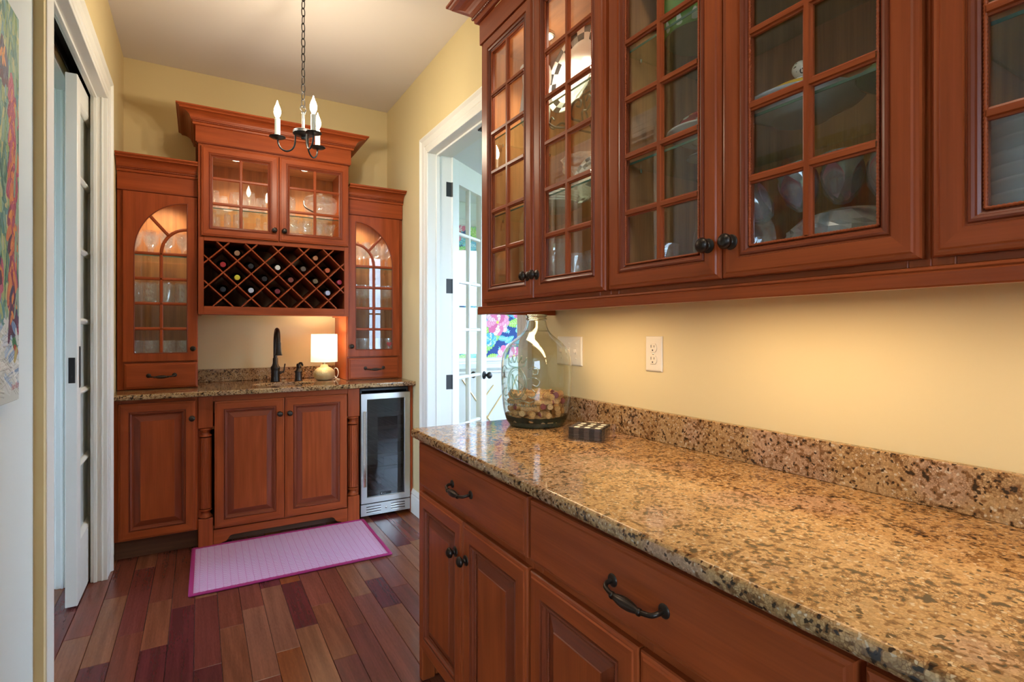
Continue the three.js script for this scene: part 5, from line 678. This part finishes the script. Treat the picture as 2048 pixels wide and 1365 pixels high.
// ---------- dishes in the right wall cabinets ----------
{
  const check = (n, inner) => canvasTex(512, 512, (c, w, h) => { c.fillStyle = '#ece9e2'; c.fillRect(0, 0, w, h); for (let i = 0; i < n; i++) for (let k = 0; k < 2; k++) { c.fillStyle = (i + k) % 2 ? '#efece6' : '#26262a'; const a0 = i / n * 6.2832, a1 = (i + 1) / n * 6.2832, r1 = 256 - k * 34, r0 = r1 - 34; c.beginPath(); c.arc(256, 256, r1, a0, a1); c.arc(256, 256, r0, a1, a0, true); c.fill(); if ((i % 4) === k * 2) { c.fillStyle = 'rgba(120,120,118,0.75)'; c.fill(); } } c.fillStyle = inner; c.beginPath(); for (let i = 0; i <= 96; i++) { const a = i / 96 * 6.2832, q = 176 + 7 * Math.abs(Math.sin(a * 12)); c.lineTo(256 + q * Math.cos(a), 256 + q * Math.sin(a)); } c.fill(); }, false);
  const platePr = r => [[0, 0.006], [r * 0.62, 0.006], [r * 0.70, 0.010], [r * 0.98, 0.024], [r, 0.026], [r, 0.029], [r * 0.97, 0.029], [r * 0.70, 0.015], [r * 0.62, 0.0105], [0, 0.010]];
  const discUV = (g, r) => { g = clean(g); const p = g.attributes.position, uv = g.attributes.uv; for (let i = 0; i < p.count; i++) uv.setXY(i, 0.5 + p.getX(i) / r / 2, 0.5 - p.getZ(i) / r / 2); return g; };
  const checkMat = std({ name: 'checked_plate', map: check(20, '#f2efe6'), roughness: 0.12 });
  const pt = thing('platter', 'large round white platter with black and white checked rim on scrolled stand', 'platter', [1.180, 2.185, -1.540], RT); M('dish', discUV(lathe(platePr(0.152), 64), 0.152).rotateX(Math.PI / 2 - 0.16), checkMat, pt);
  const st = thing('plate_stand', 'black scrolled iron easel holding the checked platter', 'plate stand', [1.165, 1.9846, -1.530], RT);
  for (const s of [-1, 1]) { M('scroll', join(tube([[s * 0.03, 0.006, -0.10], [s * 0.035, 0.006, 0.01], [s * 0.05, 0.004, 0.06], [s * 0.075, 0.03, 0.075], [s * 0.09, 0.05, 0.065], [s * 0.105, 0.04, 0.06], [s * 0.10, 0.022, 0.062], [s * 0.088, 0.028, 0.065]], 0.0042, 40, 8), tube([[s * 0.035, 0.006, 0.0], [s * 0.06, 0.03, 0.02], [s * 0.10, 0.02, 0.03], [s * 0.125, 0.045, 0.03], [s * 0.11, 0.065, 0.03], [s * 0.095, 0.05, 0.03]], 0.0038, 36, 8), tube([[s * 0.03, 0.006, -0.10], [s * 0.035, 0.10, -0.065], [s * 0.03, 0.26, -0.045]], 0.004, 20, 8)), iron, st); }
  M('cross_bar', join(rod([-0.035, 0.006, 0.0], [0.035, 0.006, 0.0], 0.0038), rod([-0.03, 0.14, -0.060], [0.03, 0.14, -0.060], 0.0038)), iron, st);
  const jug = thing('jug', 'white scalloped ceramic jug left of the checked platter, top shelf', 'jug', [1.03, 1.9846, -1.594]); M('jug_body', cut([[0, 0.001], [0.045, 0.001], [0.05, 0.008], ...steps([0.055, 0.05], [0.043, 0.14], 6), [0.046, 0.175], [0.053, 0.202], [0.050, 0.203], [0.042, 0.175], [0.04, 0.16], [0, 0.03]], 24, 0.01), ceramic, jug); M('handle', tube([[0.0, 0.165, 0.045], [0, 0.175, 0.08], [0, 0.125, 0.09], [0, 0.07, 0.052]], 0.007, 24, 8), ceramic, jug);
  const cr = (name, label, cat, geo, pos) => { const o = tag(M(name, geo, crystal), label, cat); o.position.set(pos[0], pos[1] + 0.0006, pos[2]); return o; };
  { const s = new THREE.Shape(); s.absarc(0, 0, 0.001, 0, 6); const o = cr('crystal_dish', 'square cut crystal dish with scalloped rim on the middle shelf, far cabinet', 'dish', cut([[0, 0.002], [0.055, 0.001], ...steps([0.065, 0.008], [0.085, 0.125], 9), [0.081, 0.125], ...steps([0.078, 0.115], [0.055, 0.02], 4), [0, 0.014]], 20, 0.05), [1.10, 1.6905, -1.385]); }
  const wp = lathe(platePr(0.10), 40), stack = (n, x, y, z, lab, group, mat, dy = 0.009) => { for (let k = 0; k < n; k++) { const o = tag(M('plate', wp, mat), lab, 'plate', group); o.position.set(x, y + 0.0006 + k * dy - 0.006, z); } };
  stack(5, 1.12, 1.6905, -1.605, 'white plate in the small stack on the middle shelf, far cabinet left door', 'plates stacked in the far cabinet', ceramic);
  const cp = thing('plate', 'small checked plate leaning behind the crystal dish, middle shelf', 'plate', [1.19, 1.775, -1.47], RT); M('dish', discUV(lathe(platePr(0.085), 48), 0.085).rotateX(Math.PI / 2 - 0.2), checkMat, cp);
  { const o = tag(M('serving_plate', flatNormals(lathe(platePr(0.125), 8)), ceramic), 'white octagonal serving plate lying under the crystal dish, seen through the shelf', 'plate'); o.position.set(1.13, 1.6849, -1.235); }
  cr('glass_pitcher', 'clear glass pitcher on the bottom shelf behind the far cabinet left door', 'pitcher', clean(lathe([[0, 0.002], [0.05, 0.001], [0.056, 0.01], [0.058, 0.07], [0.047, 0.13], [0.044, 0.17], [0.053, 0.205], [0.051, 0.205], [0.042, 0.17], [0.045, 0.13], [0.055, 0.07], [0.053, 0.014], [0, 0.01]], 36)), [1.08, SH[0], -1.55]);
  cr('goblet', 'tall cut goblet on the bottom shelf, left edge of the far cabinet', 'glass', GL.goblet, [1.08, SH[0], -1.705]);
  glassRow('tumbler', 'tumbler', 'cut glass tumbler on the bottom shelf behind the far cabinet right door', 'glass', 'tumblers in the far cabinet', [[1.02, SH[0], -1.345], [1.04, SH[0], -1.265], [1.12, SH[0], -1.31], [1.13, SH[0], -1.40]]);
  cr('crystal_vase', 'wide cut crystal vase on the bottom shelf, right part of the far cabinet', 'vase', GL.bowl.clone().scale(0.62, 1.15, 0.62), [1.05, SH[0], -1.185]);
  // middle cabinet
  const g = rng(4), dots = canvasTex(512, 256, (c, w, h) => { c.fillStyle = '#7fae5c'; c.fillRect(0, 0, w, h); c.fillStyle = '#eef2e4'; for (let y = 0; y < 5; y++) for (let x = 0; x < 14; x++) { c.beginPath(); c.ellipse((x + (y % 2) * 0.5) * w / 14 + 10, y * 52 + 26, 8, 13, 0, 0, 6.3); c.fill(); } });
  { const t = thing('dotted_bowl', 'green ceramic bowl with white dots on the top shelf, middle cabinet', 'bowl', [1.085, 1.9846, -0.915]); M('bowl', lathe([[0, 0.002], [0.082, 0.001], [0.086, 0.004], [0.088, 0.012], [0.098, 0.07], [0.115, 0.16], [0.128, 0.20], [0.124, 0.201], [0.11, 0.16], [0.085, 0.02], [0, 0.016]], 48), std({ name: 'green_dots', map: dots, roughness: 0.15 }), t); M('foot', lathe([[0, 0.0005], [0.083, 0.0003], [0.085, 0.003], [0, 0.003]], 40), flat('unglazed_foot', 0.33, 0.30, 0.17, 0.6), t); }
  { const t = thing('butter_dish', 'red painted domed lid with white knob on a white dish, middle cabinet left door', 'dish', [1.11, 1.691, -0.915]); M('dish', lathe(platePr(0.10).map(p => [p[0], p[1] + 0.036]).concat([[0, 0.046]]), 48), ceramic, t); M('dish_foot', lathe([[0.05, 0], [0.046, 0.004], [0.024, 0.014], [0.022, 0.032], [0.04, 0.043]], 32), ceramic, t);
    const red = canvasTex(256, 128, (c, w, h) => { c.fillStyle = '#b62a33'; c.fillRect(0, 0, w, h); for (let i = 0; i < 60; i++) { c.fillStyle = ['#f0e0c8', '#e9b24a', '#d9d3c0', '#3a5b8c'][Math.floor(g() * 4)]; c.beginPath(); c.arc(g() * w, g() * h, 2 + g() * 5, 0, 6.3); c.fill(); } });
    M('dome', lathe([[0.078, 0.058], [0.077, 0.072], [0.068, 0.092], [0.046, 0.108], [0.016, 0.115], [0, 0.116]], 40), std({ name: 'red_enamel', map: red, roughness: 0.15 }), t); M('knob', lathe([[0.012, 0.113], [0.010, 0.119], [0.015, 0.123], [0.016, 0.140], [0.012, 0.144], [0, 0.145]], 20), ceramic, t); }
  { const t = thing('cake_stand', 'white dish with yellow domed lid and painted ball finial, middle cabinet right door', 'dish', [1.085, 1.691, -0.655]); M('dish', lathe([[0, 0.002], [0.055, 0.001], [0.06, 0.006], [0.112, 0.032], [0.116, 0.036], [0.113, 0.037], [0.06, 0.012], [0, 0.008]], 48), ceramic, t); M('rim_band', lathe([[0.1165, 0.0365], [0.100, 0.0345]], 48), ceramic, t); M('dome', lathe([[0.088, 0.030], [0.086, 0.042], [0.070, 0.060], [0.045, 0.073], [0.020, 0.078], [0, 0.079]], 40), flat('yellow_glaze', 0.78, 0.46, 0.04, 0.15), t);
    M('finial_neck', lathe([[0.020, 0.077], [0.011, 0.084], [0.010, 0.090]], 18), ceramic, t); const fm = canvasTex(128, 64, (c, w, h) => { c.fillStyle = '#efe9de'; c.fillRect(0, 0, w, h); c.strokeStyle = '#27211f'; c.lineWidth = 2.4; for (let i = 0; i < 9; i++) { const x = g() * w, y = 12 + g() * 40; c.beginPath(); c.arc(x, y, 4 + g() * 4, g() * 6, g() * 6 + 2.4); c.stroke(); c.fillStyle = i % 3 ? '#27211f' : '#c26a6a'; c.beginPath(); c.arc(x + 9, y + 5, 2, 0, 6.3); c.fill(); } }); M('finial', new THREE.SphereGeometry(0.018, 24, 16).translate(0, 0.107, 0), std({ name: 'painted_ball', map: fm, roughness: 0.2 }), t); }
  { const t = thing('green_jar', 'green glazed lidded jar at the right edge of the middle cabinet', 'jar', [1.085, 1.691, -0.462]); M('jar_body', lathe([[0, 0.001], [0.05, 0.001], [0.072, 0.012], [0.078, 0.022], [0.060, 0.034], [0, 0.036]], 36), flat('green_glaze', 0.16, 0.24, 0.12, 0.12), t); M('lid', lathe([[0.058, 0.033], [0.050, 0.055], [0.030, 0.073], [0.012, 0.078], [0, 0.079]], 32), flat('sage_glaze', 0.24, 0.32, 0.18, 0.12), t); M('knob', lathe([[0.010, 0.077], [0.008, 0.083], [0.015, 0.092], [0.014, 0.102], [0, 0.107]], 20), flat('teal_glaze', 0.10, 0.22, 0.24, 0.1), t); }
  cr('glass_plate', 'clear glass plate standing on edge on the bottom shelf, middle cabinet left door', 'plate', clean(lathe(platePr(0.088), 48)).rotateX(Math.PI / 2).rotateY(-1.1).translate(0, 0.088, 0), [1.06, SH[0], -0.795]);
  cr('glass_bowl', 'clear rimmed glass bowl on the bottom shelf, middle cabinet left door', 'bowl', clean(lathe([[0, 0.002], [0.045, 0.001], [0.075, 0.03], [0.085, 0.072], [0.09, 0.076], [0.088, 0.079], [0.082, 0.074], [0.07, 0.032], [0, 0.01]], 44)), [1.10, SH[0], -0.885]);
  cr('wine_glass', 'plain clear glass on the bottom shelf, left corner of the middle cabinet', 'glass', GL.tumbler.clone().scale(0.85, 0.85, 0.85), [1.04, SH[0], -0.985]);
  { // punch set painted with pink tulips
    const frost = std({ name: 'frosted_glass', color: rgb(0.80, 0.78, 0.76), transmission: 0.6, thickness: 0, roughness: 0.25, ior: 1.5 }), pink = std({ name: 'pink_petal', color: rgb(0.62, 0.22, 0.24), transmission: 0.45, thickness: 0, roughness: 0.35 }), edge = std({ name: 'tulip_glass', color: rgb(0.88, 0.88, 0.86), transmission: 0.85, thickness: 0, roughness: 0.05, ior: 1.6 });
    { const t = thing('punch_bowl', 'large upturned frosted glass bowl on the bottom shelf, middle cabinet right door', 'bowl', [1.095, 1.3656, -0.560]); M('bowl', cut([[0.128, 0.001], [0.132, 0.004], ...steps([0.130, 0.03], [0.112, 0.085], 6), [0.085, 0.108], [0.05, 0.119], [0, 0.123]], 40, 0.02), frost, t); }
    const tul = i => { const t = thing('tulip_glass', '', 'glass', [0, 0, 0], 0, 'pink tulip glasses'); M('cup', lathe([[0, 0.0], [0.014, 0.003], [0.030, 0.022], [0.036, 0.048], [0.034, 0.075], [0.038, 0.098], [0.0365, 0.098], [0.032, 0.075], [0.034, 0.048], [0.028, 0.024], [0, 0.006]], 32), edge, t); for (let k = 0; k < 4; k++) { const s = new THREE.Shape(); s.moveTo(0, 0); s.bezierCurveTo(0.030, 0.015, 0.026, 0.05, 0, 0.068); s.bezierCurveTo(-0.026, 0.05, -0.030, 0.015, 0, 0); const gq = clean(new THREE.ShapeGeometry(s, 10)), p = gq.attributes.position; for (let q = 0; q < p.count; q++) { const y = p.getY(q), r = 0.014 + 0.0225 * Math.sin(Math.min(1, y / 0.05) * 1.57) + 0.0008, a = p.getX(q) / 0.034 + k * 1.57; p.setXYZ(q, r * Math.sin(a), y + 0.010, r * Math.cos(a)); } gq.computeVertexNormals(); M('petal', gq, pink, t); } return t; };
    const T0 = tul(); const put = [[1.03, 1.482, -0.690, -0.55, 0, 0.45, 'pink tulip glass leaning at the left of the upturned bowl'], [1.055, 1.492, -0.628, -0.12, 0, 0.22, 'pink tulip glass second from the left on the upturned bowl'], [1.06, 1.493, -0.560, 0, 0, -0.02, 'pink tulip glass just right of the door bar on the upturned bowl'], [1.06, 1.490, -0.487, 0.1, 0, -0.18, 'pink tulip glass near the right edge of the upturned bowl'], [1.13, 1.490, -0.465, 0.1, 0, -0.2, 'pink tulip glass at the back right of the upturned bowl']];
    put.forEach(([x, y, z, rx, ry, rz, lab], i) => { const o = i ? copyOf(T0, [x, y, z], 0, lab) : T0; o.position.set(x, y, z); o.rotation.set(rx, ry, rz); o.userData.label = lab; });
    { const t = thing('tumbler', 'short crystal tumbler tinted pink at the left of the punch set', 'glass', [1.0, 1.3656, -0.705]); M('glass', GL.short.clone().scale(0.92, 0.9, 0.92), crystal, t); M('pink_band', lathe([[0.0335, 0.014], [0.0345, 0.06]], 24), pink, t); }
  }
  // stacked bowls in the nearest cabinet
  const rb = lathe([[0, 0.001], [0.035, 0.001], [0.04, 0.006], [0.072, 0.030], [0.082, 0.046], [0.084, 0.050], [0.081, 0.051], [0.069, 0.032], [0, 0.008]], 44);
  for (let k = 0; k < 9; k++) { const o = tag(M('bowl', rb, ceramic), 'white ribbed bowl in the tall stack in the nearest cabinet', 'bowl', 'stacked bowls in the nearest cabinet'); o.position.set(1.10, SH[0] + 0.0006 + k * 0.0205, -0.275); }
}
renderer.shadowMap.type = THREE.PCFSoftShadowMap;
renderer.render(scene, camera);
